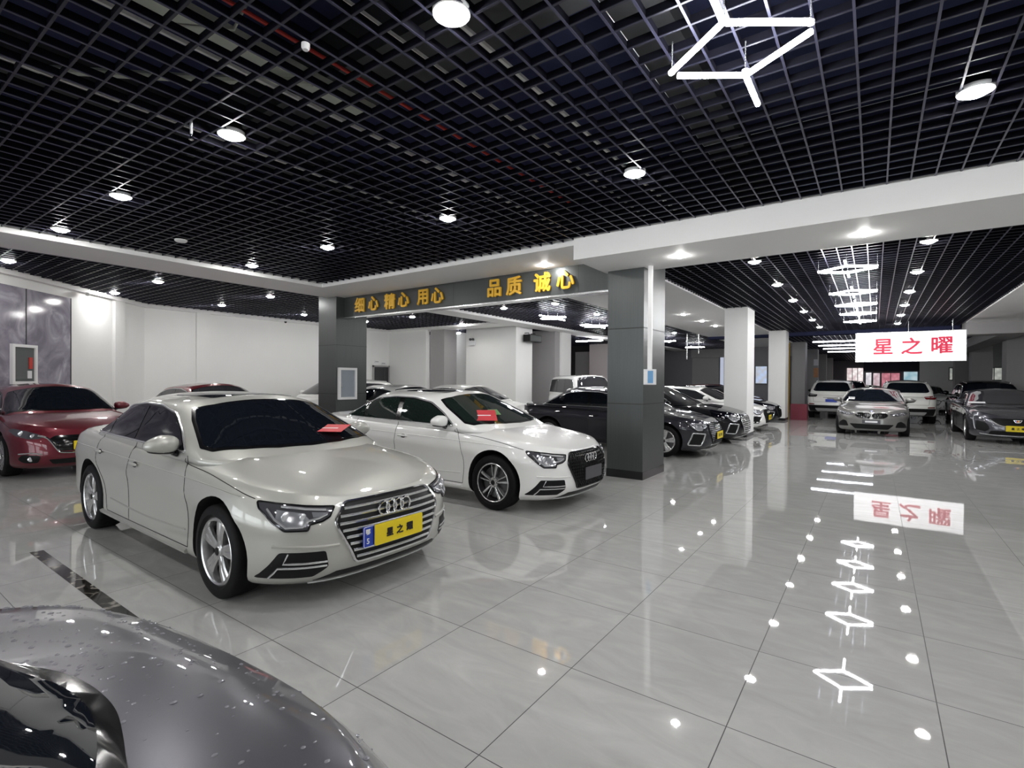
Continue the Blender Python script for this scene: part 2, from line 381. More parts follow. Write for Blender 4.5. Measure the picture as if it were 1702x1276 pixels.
SUV = variant(SEDAN, L=4.62, W=.925, wf=.90, wr=3.58, R=.36, arch=.42, Lf=.70, Lr=.5,
    zb=[(0, .27), (.15, .24), (.6, .23), (1.3, .24), (3.4, .25), (4.1, .30), (4.62, .36)],
    ze=[(0, .86), (.1, .90), (.2, .93), (.4, .965), (.7, .995), (1.0, 1.02), (1.4, 1.05), (2.0, 1.07), (3.0, 1.09), (3.7, 1.11), (4.3, 1.12), (4.62, 1.08)],
    crown=scale_keys(SEDAN['crown'], .95),
    Wh=[(0, .86), (.06, .90), (.15, .91), (.3, .908), (.45, .910), (.6, .918), (.70, .925), (.78, .922), (.86, .905), (.93, .875), (.97, .85), (1, .80)],
    gz0=1.03, gz=[(1.7, 1.58), (2.2, 1.625), (2.7, 1.64), (3.3, 1.63), (4.1, 1.58)],
    gf=[(0, 1.02), (.2, 1.18), (.5, 1.46), (.8, 1.76), (.93, 1.92), (1, 2.04)],
    gr=[(0, 4.58), (.2, 4.53), (.5, 4.42), (.8, 4.28), (.93, 4.18), (1, 4.02)],
    gW=[(0, .83), (.15, .815), (.4, .785), (.7, .735), (.88, .695), (.96, .655), (1, .60)],
    lift=.065, gLf=.45, gLr=.30, gp=2.6, ridge=None)
BOXY = variant(SUV, L=4.7, gz=[(1.5, 1.74), (2.2, 1.78), (4.2, 1.77)],
    ze=[(0, .95), (.1, 1.0), (.4, 1.06), (1.0, 1.10), (2.0, 1.12), (4.0, 1.14), (4.7, 1.12)],
    gf=[(0, 1.30), (.2, 1.38), (.5, 1.52), (.8, 1.66), (.93, 1.75), (1, 1.86)],
    gr=[(0, 4.68), (.2, 4.66), (.5, 4.62), (.8, 4.56), (.93, 4.5), (1, 4.36)],
    gW=[(0, .84), (.15, .83), (.4, .81), (.7, .78), (.88, .75), (.96, .71), (1, .65)])
LONG = variant(SEDAN, L=4.92, W=.94, wf=.89, wr=3.84, R=.345, arch=.40,
    ze=scale_keys(SEDAN['ze'], 1.043, 1.02), zb=scale_keys(SEDAN['zb'], 1.043), crown=scale_keys(SEDAN['crown'], 1.043),
    gr=[(0, 4.70), (.2, 4.52), (.5, 4.20), (.8, 3.84), (.93, 3.66), (1, 3.45)], gf=[(a, b + .18) for a, b in SEDAN['gf']])
BIMMER = variant(SEDAN, L=4.71, W=.914, wf=.78, wr=3.63, xn=[(0, .10), (.08, .05), (.2, .015), (.35, 0), (.6, .0), (.8, .015), (.92, .04), (1, .09)],
    ze=SEDAN['ze'])

COUPE = variant(SEDAN, L=4.818, wr=3.788, gr=[(0, 4.58), (.2, 4.46), (.5, 4.13), (.8, 3.70), (.93, 3.50), (1, 3.28)], ridge=None,
    ze=[(0, .665), (.1, .700), (.2, .735), (.4, .785), (.7, .835), (1.0, .868), (1.4, .900), (2.0, .925), (3.0, .950), (3.7, .970), (4.3, .975), (4.6, .955), (4.75, .925), (4.818, .90)],
    xr=[(0, .22), (.1, .07), (.3, .0), (.55, .01), (.8, .03), (.93, .05), (1, .10)], Lr=.75, gLr=.5)
TYPES = {'coupe': COUPE, 'sedan': SEDAN, 'hatch': HATCH, 'suv': SUV, 'boxy': BOXY, 'long': LONG, 'bimmer': BIMMER}

def half_ring(xf, xr, W, Lf, Lr, p, n1, n2, n3):
    th = np.linspace(0, PI / 2, n1 + 1)
    s = [xf + Lf * (1 - np.cos(th) ** (2 / p))]; y = [W * np.sin(th) ** (2 / p)]
    a, b = xf + Lf, xr - Lr
    t = np.linspace(0, 1, n2 + 1)[1:-1]; s.append(a + (b - a) * t); y.append(np.full(len(t), W))
    th = np.linspace(PI / 2, 0, n3 + 1)
    s.append(xr - Lr * (1 - np.cos(th) ** (2 / p))); y.append(W * np.sin(th) ** (2 / p))
    return np.concatenate(s), np.concatenate(y)

def shell(levels, ringf, zf, liftf, deckz, botz, K=10):
    """closed shell from stacked plan rings; every vertex (-s, y, z)"""
    V = []; F = []; rings = []
    for h in levels:
        s, y = ringf(h); z = zf(h, s, y); N = len(s)
        ids = []
        for i in range(N): V.append((-s[i], y[i], z[i])); ids.append(len(V) - 1)
        back = [ids[N - 1]]
        for i in range(N - 2, 0, -1): V.append((-s[i], -y[i], z[i])); back.append(len(V) - 1)
        rings.append((ids, back[1:], s, y))
    for (a, ab, _, _), (b, bb, _, _) in zip(rings[:-1], rings[1:]):
        ra, rb = a + ab, b + bb; n = len(ra)
        for i in range(n): F.append((ra[i], ra[(i + 1) % n], rb[(i + 1) % n], rb[i]))
    for (ids, bk, s, y), zfun in ((rings[-1], deckz), (rings[0], botz)):
        N = len(s); rows = [[ids[0]]]
        for i in range(1, N - 1):
            row = [ids[i]]
            for k in range(1, 2 * K):
                yy = y[i] * (1 - k / K); V.append((-s[i], yy, zfun(s[i], yy, y[i]))); row.append(len(V) - 1)
            row.append(bk[N - 2 - i]); rows.append(row)
        rows.append([ids[N - 1]])
        for r, q in zip(rows[:-1], rows[1:]):
            if len(r) == 1: F += [(r[0], q[k], q[k + 1]) for k in range(len(q) - 1)]
            elif len(q) == 1: F += [(r[k], q[0], r[k + 1]) for k in range(len(r) - 1)]
            else: F += [(r[k], q[k], q[k + 1], r[k + 1]) for k in range(len(r) - 1)]
    return V, F

_types = {}
def car_type(kind):
    if kind in _types: return _types[kind]
    P = TYPES[kind]; L = P['L']
    zb, ze, cr, xn, xr, Wh = (pchip(P[k]) for k in ('zb', 'ze', 'crown', 'xn', 'xr', 'Wh'))
    wsc = P['W'] / .921 if kind not in ('suv', 'boxy') else P['W'] / .925
    lev = [0, .03, .07, .12, .2, .28, .36, .44, .52, .60, .66, .71, .76, .81, .86, .90, .935, .96, .98, .992, 1.0]
    Wtop = float(Wh(1.0)) * wsc
    def ringf(h):
        s, y = half_ring(float(xn(h)), L - float(xr(h)), float(Wh(h)) * wsc, P['Lf'], P['Lr'], P['p'], 18, 70, 16)
        fl = np.exp(-((s - P['wf']) / .40) ** 4) + np.exp(-((s - P['wr']) / .40) ** 4)
        y = y * (1 + .010 * fl * math.exp(-((h - .55) / .25) ** 2))
        return s, y
    def liftb(s, y):
        ay = np.abs(y); yr = .39 + .24 * np.clip((s - .15) / 1.15, 0, 1)
        flat = 1 - np.clip((ay - yr) / (Wtop - yr), 0, 1) ** 1.25
        hood = cr(s) * (.72 * flat + .28 * np.clip(1 - (ay / Wtop) ** 2, 0, 1)); rest = cr(s) * np.clip(1 - (ay / Wtop) ** 2.2, 0, 1)
        k = np.clip((s - 1.2) / .3, 0, 1) if P['ridge'] else 1.0
        return hood * (1 - k) + rest * k
    def rid(s, y):
        if not P['ridge']: return 0
        yr = P['ridge'] + .12 * np.clip((s - .3) / 1.0, 0, 1)
        return .004 * np.exp(-((np.abs(y) - yr) / .045) ** 2) * np.clip((s - .15) / .25, 0, 1) * np.clip((1.45 - s) / .3, 0, 1)
    def zf(h, s, y): return zb(s) + (ze(s) - zb(s)) * h + liftb(s, y) * max(0, (h - .8) / .2) ** 1.5
    def deckz(s, y, w): return float(ze(s) + liftb(s, y) + rid(s, y))
    def botz(s, y, w): return float(zb(s))
    V, F = shell(lev, ringf, zf, liftb, deckz, botz)
    V = [(x + L / 2, y, z) for x, y, z in V]
    me = bpy.data.meshes.new('body'); me.from_pydata(V, [], F)
    bm = bmesh.new(); bm.from_mesh(me); bmesh.ops.recalc_face_normals(bm, faces=bm.faces); bm.to_mesh(me); bm.free()
    me.materials.append(M['p_white']); me.materials.append(M['well'])
    # wheel arches
    cut = MB()
    for s in (P['wf'], P['wr']):
        for sg in (1, -1):
            y0, y1 = sorted((sg * .58, sg * 1.15))
            cut.lathe([(0.0001, y0), (P['arch'], y0), (P['arch'], y1), (0.0001, y1)], 40, 'y', (L / 2 - s, 0, P['R'] + .012), close=True)
    cme = cut.mesh('cutter', [M['p_white'], M['well']], smooth=False)
    cme.polygons.foreach_set('material_index', [1] * len(cme.polygons))
    bm = bmesh.new(); bm.from_mesh(cme); bmesh.ops.remove_doubles(bm, verts=bm.verts, dist=.0005); bmesh.ops.recalc_face_normals(bm, faces=bm.faces); bm.to_mesh(cme); bm.free()
    bo = link('body', me); co = link('cutter', cme)
    md = bo.modifiers.new('arch', 'BOOLEAN'); md.operation = 'DIFFERENCE'; md.object = co; md.solver = 'EXACT'; md.material_mode = 'INDEX'
    dg = bpy.context.evaluated_depsgraph_get(); bm2 = bpy.data.meshes.new_from_object(bo.evaluated_get(dg))
    bpy.data.objects.remove(bo); bpy.data.objects.remove(co); bpy.data.meshes.remove(cme)
    bm2.name = 'body'
    bm2.polygons.foreach_set('use_smooth', [True] * len(bm2.polygons)); bm2.set_sharp_from_angle(angle=math.radians(35))
    # greenhouse
    gz, gf, gr, gW = (pchip(P[k]) for k in ('gz', 'gf', 'gr', 'gW'))
    Wg1 = float(gW(1.0)) * wsc
    def gring(g): return half_ring(float(gf(g)), float(gr(g)), float(gW(g)) * wsc, P['gLf'], P['gLr'], P['gp'], 16, 30, 16)
    def glift(s, y, g): return P['lift'] * np.clip(1 - (np.abs(y) / (float(gW(g)) * wsc)) ** 2, 0, 1)
    def gzf(g, s, y): return P['gz0'] + (gz(s) - P['gz0']) * g + glift(s, y, g) * g ** 2
    def gdeck(s, y, w): return float(gz(s) + P['lift'] * (1 - (abs(y) / Wg1) ** 2) if abs(y) < Wg1 else gz(s))
    V2, F2 = shell([0, .1, .2, .3, .4, .5, .6, .7, .78, .84, .89, .93, .96, .985, 1.0], gring, gzf, None, gdeck, lambda s, y, w: P['gz0'])
    V2 = [(x + L / 2, y, z) for x, y, z in V2]
    mg = bpy.data.meshes.new('roof'); mg.from_pydata(V2, [], F2)
    bm = bmesh.new(); bm.from_mesh(mg); bmesh.ops.recalc_face_normals(bm, faces=bm.faces); bm.to_mesh(mg); bm.free()
    mg.materials.append(M['p_white']); mg.polygons.foreach_set('use_smooth', [True] * len(mg.polygons))
    n = len(V)
    bvh = BVHTree.FromPolygons([Vector(p) for p in V + V2], F + [tuple(i + n for i in f) for f in F2])
    bvh_low = BVHTree.FromPolygons([Vector(p) for p in V], F)
    _types[kind] = dict(P=P, body=bm2, roof=mg, bvh=bvh, low=bvh_low, L=L)
    return _types[kind]

# ------------------------------------------------------------------ wheels, mirrors
_wheels = {}
def wheel_meshes(R, style):
    key = (R, style)
    if key in _wheels: return _wheels[key]
    rr = R * .725
    t = MB().lathe([(rr * .97, -.10), (R * .93, -.112), (R * .985, -.10), (R, -.085), (R, .085), (R * .985, .10), (R * .93, .112), (R * .80, .118), (rr + .012, .108), (rr, .098), (rr * .97, .05), (rr * .97, -.05)], 48, 'y', close=True)
    for ring in (-.04, 0, .04):
        pass
    tire = t.mesh('tire', M['tire'])
    b = MB().lathe([(rr + .002, .100), (rr - .010, .108), (rr - .022, .102), (rr - .028, .07), (rr - .045, -.05), (rr * .9, -.09)], 48, 'y')
    spokes = MB()
    def spoke(a, w0, w1, r0, r1, y0=.085, y1=.088, th=.03):
        ca, sa = math.cos(a), math.sin(a); vs = []
        for r, w, yy in ((r0, w0, y0), ((r0 + r1) / 2, (w0 + w1) / 2 * .94, (y0 + y1) / 2 + .006), (r1, w1, y1)):
            for dw, dy in ((-w, -th), (-w, -.008), (-w * .55, 0), (w * .55, 0), (w, -.008), (w, -th)):
                vs.append((r * ca - dw * sa, yy + dy, r * sa + dw * ca))
        fs = []
        for k in range(2):
            for q in range(6): fs.append((k * 6 + q, k * 6 + (q + 1) % 6, (k + 1) * 6 + (q + 1) % 6, (k + 1) * 6 + q))
        fs += [(0, 1, 2, 3, 4, 5), (17, 16, 15, 14, 13, 12)]
        spokes.add(vs, fs)
    if style == 'five':
        for k in range(5):
            a = PI / 2 + 2 * PI * k / 5 + .15
            spoke(a + .15, .024, .032, .05, rr - .012); spoke(a - .15, .024, .032, .05, rr - .012)
            spoke(a, .030, .028, .03, rr * .52, .088, .080)
    elif style == 'twin':
        for k in range(5):
            a = PI / 2 + 2 * PI * k / 5 + .2
            spoke(a, .009, .022, .04, rr - .004)
            spoke(a - .36, .007, .010, .05, rr - .006, .078, .082)
    else:
        for k in range(10):
            spoke(PI / 2 + 2 * PI * k / 10, .010, .014, .04, rr - .012)
    if style == 'twin': spokes.lathe([(rr - .002, .104), (rr - .010, .1095), (rr - .018, .104), (rr - .018, .09)], 48, 'y')
    spokes.lathe([(.0001, .098), (.03, .097), (.036, .090), (.062, .084), (.066, .03), (.0001, .03)], 24, 'y')
    cap = MB().lathe([(.0001, .1005), (.028, .0995), (.03, .094), (.0001, .094)], 20, 'y')
    for k in range(5):
        a = 2 * PI * k / 5 + .6
        cap.lathe([(.0001, .0875), (.008, .0875), (.008, .083), (.0001, .083)], 8, 'y', (.05 * math.cos(a), 0, .05 * math.sin(a)))
    disc = MB().lathe([(.05, .03), (rr * .80, .03), (rr * .80, .012), (.05, .012)], 32, 'y', close=True).lathe([(.0001, -.02), (rr * .93, -.02), (rr * .93, -.03), (.0001, -.03)], 32, 'y')
    rm = M['rimdark'] if style == 'dark' else M['rim']
    bars = M['rimdark'] if style == 'twin' else rm
    out = dict(tire=tire, barrel=b.mesh('rim', bars if style == 'twin' else rm), spokes=spokes.mesh('spokes', rm, angle=25), cap=cap.mesh('wheel_cap', M['black']), disc=disc.mesh('brake_disc', M['disc']))
    _wheels[key] = out; return out

def superell(a, b, c, n=16, m=10, e=2.6):
    V = []; F = []
    def sp(v, p): return math.copysign(abs(v) ** p, v)
    for j in range(m + 1):
        ph = -PI / 2 + PI * j / m
        for i in range(n):
            th = 2 * PI * i / n
            V.append((a * sp(math.cos(ph), 2 / e) * sp(math.cos(th), 2 / e), b * sp(math.cos(ph), 2 / e) * sp(math.sin(th), 2 / e), c * sp(math.sin(ph), 2 / e)))
    for j in range(m):
        for i in range(n): F.append((j * n + i, j * n + (i + 1) % n, (j + 1) * n + (i + 1) % n, (j + 1) * n + i))
    return V, F

# ------------------------------------------------------------------ car assembly
def round_poly(pts, r, n=4):
    out = []; N = len(pts)
    for i in range(N):
        p = Vector((*pts[i], 0)); a = Vector((*pts[i - 1], 0)); b = Vector((*pts[(i + 1) % N], 0))
        d1 = (a - p); d2 = (b - p); rr = min(r, d1.length * .45, d2.length * .45)
        q1 = p + d1.normalized() * rr; q2 = p + d2.normalized() * rr
        for k in range(n + 1):
            t = k / n; q = q1 * (1 - t) ** 2 + p * 2 * t * (1 - t) + q2 * t * t
            out.append((q.x, q.y))
    return out
def smooth_path(pts, n=8, closed=False):
    P = [Vector((*p, 0)) for p in pts]; N = len(P); out = []
    rng = range(N) if closed else range(N - 1)
    for i in rng:
        p1 = P[i]; p2 = P[(i + 1) % N]
        p0 = P[i - 1] if (closed or i > 0) else p1; p3 = P[(i + 2) % N] if (closed or i < N - 2) else p2
        for k in range(n):
            t = k / n
            q = .5 * ((2 * p1) + (p2 - p0) * t + (2 * p0 - 5 * p1 + 4 * p2 - p3) * t * t + (3 * p1 - p0 - 3 * p2 + p3) * t ** 3)
            out.append((q.x, q.y))
    if not closed: out.append(tuple(P[-1][:2]))
    return out

class Car:
    def __init__(s, name, kind, loc, heading, pm, label, detail=1.0, group=None, cat='car'):
        T = car_type(kind); s.T = T; s.P = T['P']; s.L = T['L']; s.pm = M[pm]; s.k = kind; s.detail = detail
        s.root = empty(name, (loc[0], loc[1], 0), math.radians(heading)); tag(s.root, label, cat, group)
        for nm in ('body', 'roof'):
            o = link(nm, T[nm], s.root); o.material_slots[0].link = 'OBJECT'; o.material_slots[0].material = s.pm
            if nm == 'body': s.body = o
            else: s.roof = o
    def proj(s, ax, a, b, low=False):
        L2 = s.L / 2; bv = s.T['low'] if low else s.T['bvh']
        if ax == 'L': o, d = Vector((L2 - a, 3, b)), Vector((0, -1, 0))
        elif ax == 'R': o, d = Vector((L2 - a, -3, b)), Vector((0, 1, 0))
        elif ax == 'F': o, d = Vector((L2 + 2, a, b)), Vector((-1, 0, 0))
        elif ax == 'B': o, d = Vector((-L2 - 2, a, b)), Vector((1, 0, 0))
        else: o, d = Vector((L2 - a, b, 4)), Vector((0, 0, -1))
        h = bv.ray_cast(o, d, 5)
        if h[0] is None: h = bv.find_nearest(o + d * 2.6)
        n = h[1]
        if n.dot(d) > 0: n = -n
        return h[0], n
    def decal(s, nm, ax, poly, m, off=.004, step=.06, thick=.010, parent=None, label=None):
        step = step / s.detail
        bm = bmesh.new(); vs = [bm.verts.new((x, y, 0)) for x, y in poly]
        f = bm.faces.new(vs); bmesh.ops.triangulate(bm, faces=[f], ngon_method='EAR_CLIP')
        for i in (0, 1):
            lo = min(p[i] for p in poly); hi = max(p[i] for p in poly); n = max(1, int((hi - lo) / step))
            for k in range(1, n):
                c = lo + (hi - lo) * k / n
                co = (c, 0, 0) if i == 0 else (0, c, 0); no = (1, 0, 0) if i == 0 else (0, 1, 0)
                bmesh.ops.bisect_plane(bm, geom=bm.verts[:] + bm.edges[:] + bm.faces[:], plane_co=co, plane_no=no)
        bmesh.ops.remove_doubles(bm, verts=bm.verts, dist=1e-4)
        nr = {}
        for v in bm.verts:
            p, n = s.proj(ax, v.co.x, v.co.y); v.co = p + n * off; nr[v] = n
        bd = [e for e in bm.edges if e.is_boundary]
        r = bmesh.ops.extrude_edge_only(bm, edges=bd)
        base = {}
        for v in [g for g in r['geom'] if isinstance(g, bmesh.types.BMVert)]:
            best = None
            for e in v.link_edges:
                o = e.other_vert(v)
                if o in nr: best = o
            v.co = v.co - (nr[best] * thick if best else Vector((0, 0, 0)))
        bmesh.ops.recalc_face_normals(bm, faces=bm.faces)
        me = bpy.data.meshes.new(nm); bm.to_mesh(me); bm.free()
        # orient outward: compare with stored direction
        me.materials.append(m)
        me.polygons.foreach_set('use_smooth', [True] * len(me.polygons)); me.set_sharp_from_angle(angle=math.radians(45))
        o = link(nm, me, parent or s.root)
        if label: o['label'] = label
        return o
    def path(s, ax, pts, off=.0, step=.05, low=False):
        out = []
        for (a, b), (c, d) in zip(pts[:-1], pts[1:]):
            n = max(1, int(math.hypot(c - a, d - b) / step))
            for k in range(n):
                t = k / n; p, nn = s.proj(ax, a + (c - a) * t, b + (d - b) * t, low); out.append(p + nn * off)
        p, nn = s.proj(ax, *pts[-1], low); out.append(p + nn * off)
        return out
    def trim(s, nm, runs, m, r=.006, off=.002, closed=False, parent=None, n=5, label=None, low=False):
        """one part made of one or more tubes that follow the surface; runs = [(axis, pts), ...]"""
        mb = MB()
        for ax, pts in runs:
            q = pts + [pts[0]] if closed else pts
            P = s.path(ax, q, off, .05 / s.detail, low)
            if closed: P = P[:-1]
            mb.tube(P, r, n, closed)
        o = mb.build(nm, m, parent or s.root, fix=True)
        if label: o['label'] = label
        return o
    # ---- shared parts
    def wheels(s, style, only=None):
        P = s.P; ms = wheel_meshes(P['R'], style)
        for st in (P['wf'], P['wr']):
            for sg in (1, -1):
                w = link('wheel', ms['tire'], s.root, (s.L / 2 - st, sg * (P['W'] - .120), P['R']), (0, 0, 0 if sg > 0 else PI))
                w['label'] = 'black tyre'
                for nm, k in (('rim', 'barrel'), ('spokes', 'spokes'), ('wheel_cap', 'cap'), ('brake_disc', 'disc')): link(nm, ms[k], w)
    def mirrors(s, st=1.74, y=1.0, z=1.03, m=None, sides=(1, -1)):
        for sg in sides:
            V, F = superell(.085, .125, .076); V = [(x, yy, (z_ + .02) * (1 - .38 * max(0, sg * yy) / .115) - .02) for x, yy, z_ in V]
            o = MB().add([(x + s.L / 2 - st, yy + sg * y, zz + z) for x, yy, zz in V], F).build('mirror', m or s.pm, s.root)
            b = MB(); p, n = s.proj('L' if sg > 0 else 'R', st - .02, z - .085)
            b.tube([p, Vector((s.L / 2 - st, sg * (y - .08), z - .065))], .028, 8)
            V, F = superell(.066, .100, .018); b.add([(x + s.L / 2 - st - .005, yy + sg * (y - .005), zz + z - .060 + .012 * sg * yy / .1) for x, yy, zz in V], F)
            b.build('mirror_base', M['blackgloss'], o)
    def handles(s, pos, m=None):
        for st, z in pos:
            for ax, sg in (('L', 1), ('R', -1)):
                p, n = s.proj(ax, st, z)
                V, F = superell(.10, .012, .014)
                o = MB().add([(x + p.x, y + p.y + n.y * .022, zz + p.z) for x, y, zz in V], F).build('door_handle', m or s.pm, s.root)
                V, F = superell(.045, .006, .03); MB().add([(x + p.x, y + p.y + n.y * .002, zz + p.z - .012) for x, y, zz in V], F).build('handle_recess', M['black'], o)
    def flat_board(s, nm, w, h, y, z, m, ax='F', off=.02, th=.008, parent=None, tilt=None, corner=.012):
        p, n = s.proj(ax, y, z, low=True); n = Vector((1 if ax == 'F' else -1, 0, .06))
        yd = Vector((0, 1, 0)) if ax == 'F' else Vector((0, -1, 0))
        mx = frame(p + n * off, yd, Vector((0, 0, 1))); pts = rrect(w, h, corner)
        mb = MB().prism(pts, -th, 0); mb.v = place(mb.v, mx)
        o = mb.build(nm, m, parent or s.root, smooth=False); return o, mx
    def lettering(s, mx, txt, size, m, parent, dx=0, dy=0, bold=.0, nm='lettering', gapx=None):
        V, F = text_geo(txt, size, .0015, bold)
        if gapx:
            for k, ch in enumerate(txt):
                V, F = text_geo(ch, size, .0015, bold)
                MB().add(place(V + np.array([dx + (k - (len(txt) - 1) / 2) * gapx, dy, .0016]), mx), F).build('character', m, parent, smooth=False, fix=False)
        else: MB().add(place(V + np.array([dx, dy, .0016]), mx), F).build(nm, m, parent, smooth=False, fix=False)
    def glazing(s, dlo, cuts, gm, trim_m=None, ws=None, rear=None, shrink=.018, frame_m=None):
        """dlo: outline (s,z) of the side glass; cuts: list of s ranges with slant for each pane"""
        for ax in ('L', 'R'):
            poly = round_poly(dlo, .05, 3)
            band = s.decal('window_surround', ax, poly, frame_m or M['blackgloss'], .003, .09)
            for pane in cuts:
                s.decal('side_window', ax, round_poly(pane, .03, 3), gm, .006, .09, parent=band)
            if trim_m: s.trim('window_trim', [(ax, poly)], trim_m, .010, .004, True, band)
    def screens(s, ws, rear, gm, seal=True, rear_ax='T'):
        if ws:
            a = s.decal('windshield_surround', 'T', round_poly(ws[0], .02, 3), M['blackgloss'], .003, .07)
            s.decal('windshield', 'T', round_poly(ws[1], .03, 3), gm, .006, .07, parent=a)
        if rear: s.decal('rear_window', rear_ax, round_poly(rear, .05, 3), gm, .004, .07)

def mirror_y(pts): return [(-a, b) for a, b in pts][::-1]

def sedan_common(c, ds=0.0, chrome=True, gm=None, rear=True, sunroof=True):
    """windows, seams, wheels of a three-box saloon; ds shifts the cabin"""
    gm = gm or M['glass']
    f = c.L / 4.818
    def X(s): return s + ds - .10
    dlo = [(X(1.66), .972), (X(1.90), 1.120), (X(2.20), 1.262), (X(2.55), 1.318), (X(2.95), 1.325), (X(3.30), 1.295), (X(3.62), 1.215), (X(3.90), 1.09), (X(4.00), 1.012), (X(3.5), 1.000), (X(2.5), .985)]
    front = [(X(1.72), .985), (X(1.93), 1.118), (X(2.21), 1.245), (X(2.50), 1.297), (X(2.74), 1.304), (X(2.70), .998)]
    rearp = [(X(2.80), 1.000), (X(2.83), 1.305), (X(3.05), 1.302), (X(3.31), 1.273), (X(3.48), 1.232), (X(3.44), 1.010)]
    qtr = [(X(3.50), 1.012), (X(3.54), 1.215), (X(3.62), 1.188), (X(3.87), 1.078), (X(3.95), 1.024)]
    c.glazing(dlo, [front, rearp, qtr], gm, M['satin'] if chrome else None)
    ws0 = [(X(1.20), 0), (X(1.225), .3), (X(1.30), .55), (X(1.41), .745), (X(1.53), .785), (X(1.95), .680), (X(2.12), .615), (X(2.055), .45), (X(2.03), .25), (X(2.02), 0)]
    ws1 = [(X(1.235), 0), (X(1.26), .3), (X(1.335), .54), (X(1.44), .725), (X(1.54), .755), (X(1.93), .655), (X(2.085), .595), (X(2.025), .44), (X(2.0), .25), (X(1.99), 0)]
    full = lambda p: p + [(a, -b) for a, b in p[::-1] if abs(b) > 1e-6]
    c.screens([full(ws0), full(ws1)], full([(X(3.50), 0), (X(3.52), .3), (X(3.58), .50), (X(3.95), .60), (X(4.12), .63), (X(4.20), .3), (X(4.215), 0)]) if rear else None, gm)
    if sunroof: c.decal('sunroof', 'T', round_poly([(X(2.20), -.40), (X(2.20), .40), (X(3.05), .40), (X(3.05), -.40)], .06), M['glass'], .004, .1)
    runs = []
    for ax in ('L', 'R'):
        runs += [(ax, smooth_path([(X(1.62), .95), (X(1.52), .80), (X(1.44), .55), (X(1.46), .27)], 5)),
                 (ax, [(X(2.72), .975), (X(2.71), .27)]),
                 (ax, smooth_path([(X(3.62), .985), (X(3.60), .82), (X(3.50), .66), (X(3.36), .50), (X(3.30), .27)], 5)),
                 (ax, [(X(1.46), .27), (X(3.30), .27)]),
                 (ax, smooth_path([(.48, .755), (.75, .815), (1.1, .862), (1.5, .895), (X(1.64), .93)], 4))]
    if c.detail >= 1:
        for r in runs: c.trim('body_seam', [r], M['gap'], .0035, .0)
    c.handles([(X(2.55), .80), (X(3.50), .835)])
    c.mirrors(X(1.82), .955, 1.035)

def rings_emblem(c, y, z, r=.048, m=None, parent=None, off=.028):
    p, n = c.proj('F', y, z, low=True)
    for k in range(4):
        a = [Vector((p.x + off, p.y + (k - 1.5) * r * 1.42 + r * math.cos(t), p.z + r * math.sin(t))) for t in np.linspace(0, 2 * PI, 29)[:-1]]
        o = MB().tube(a, .0085, 8, True).build('emblem_ring', m or M['chrome'], parent or c.root)

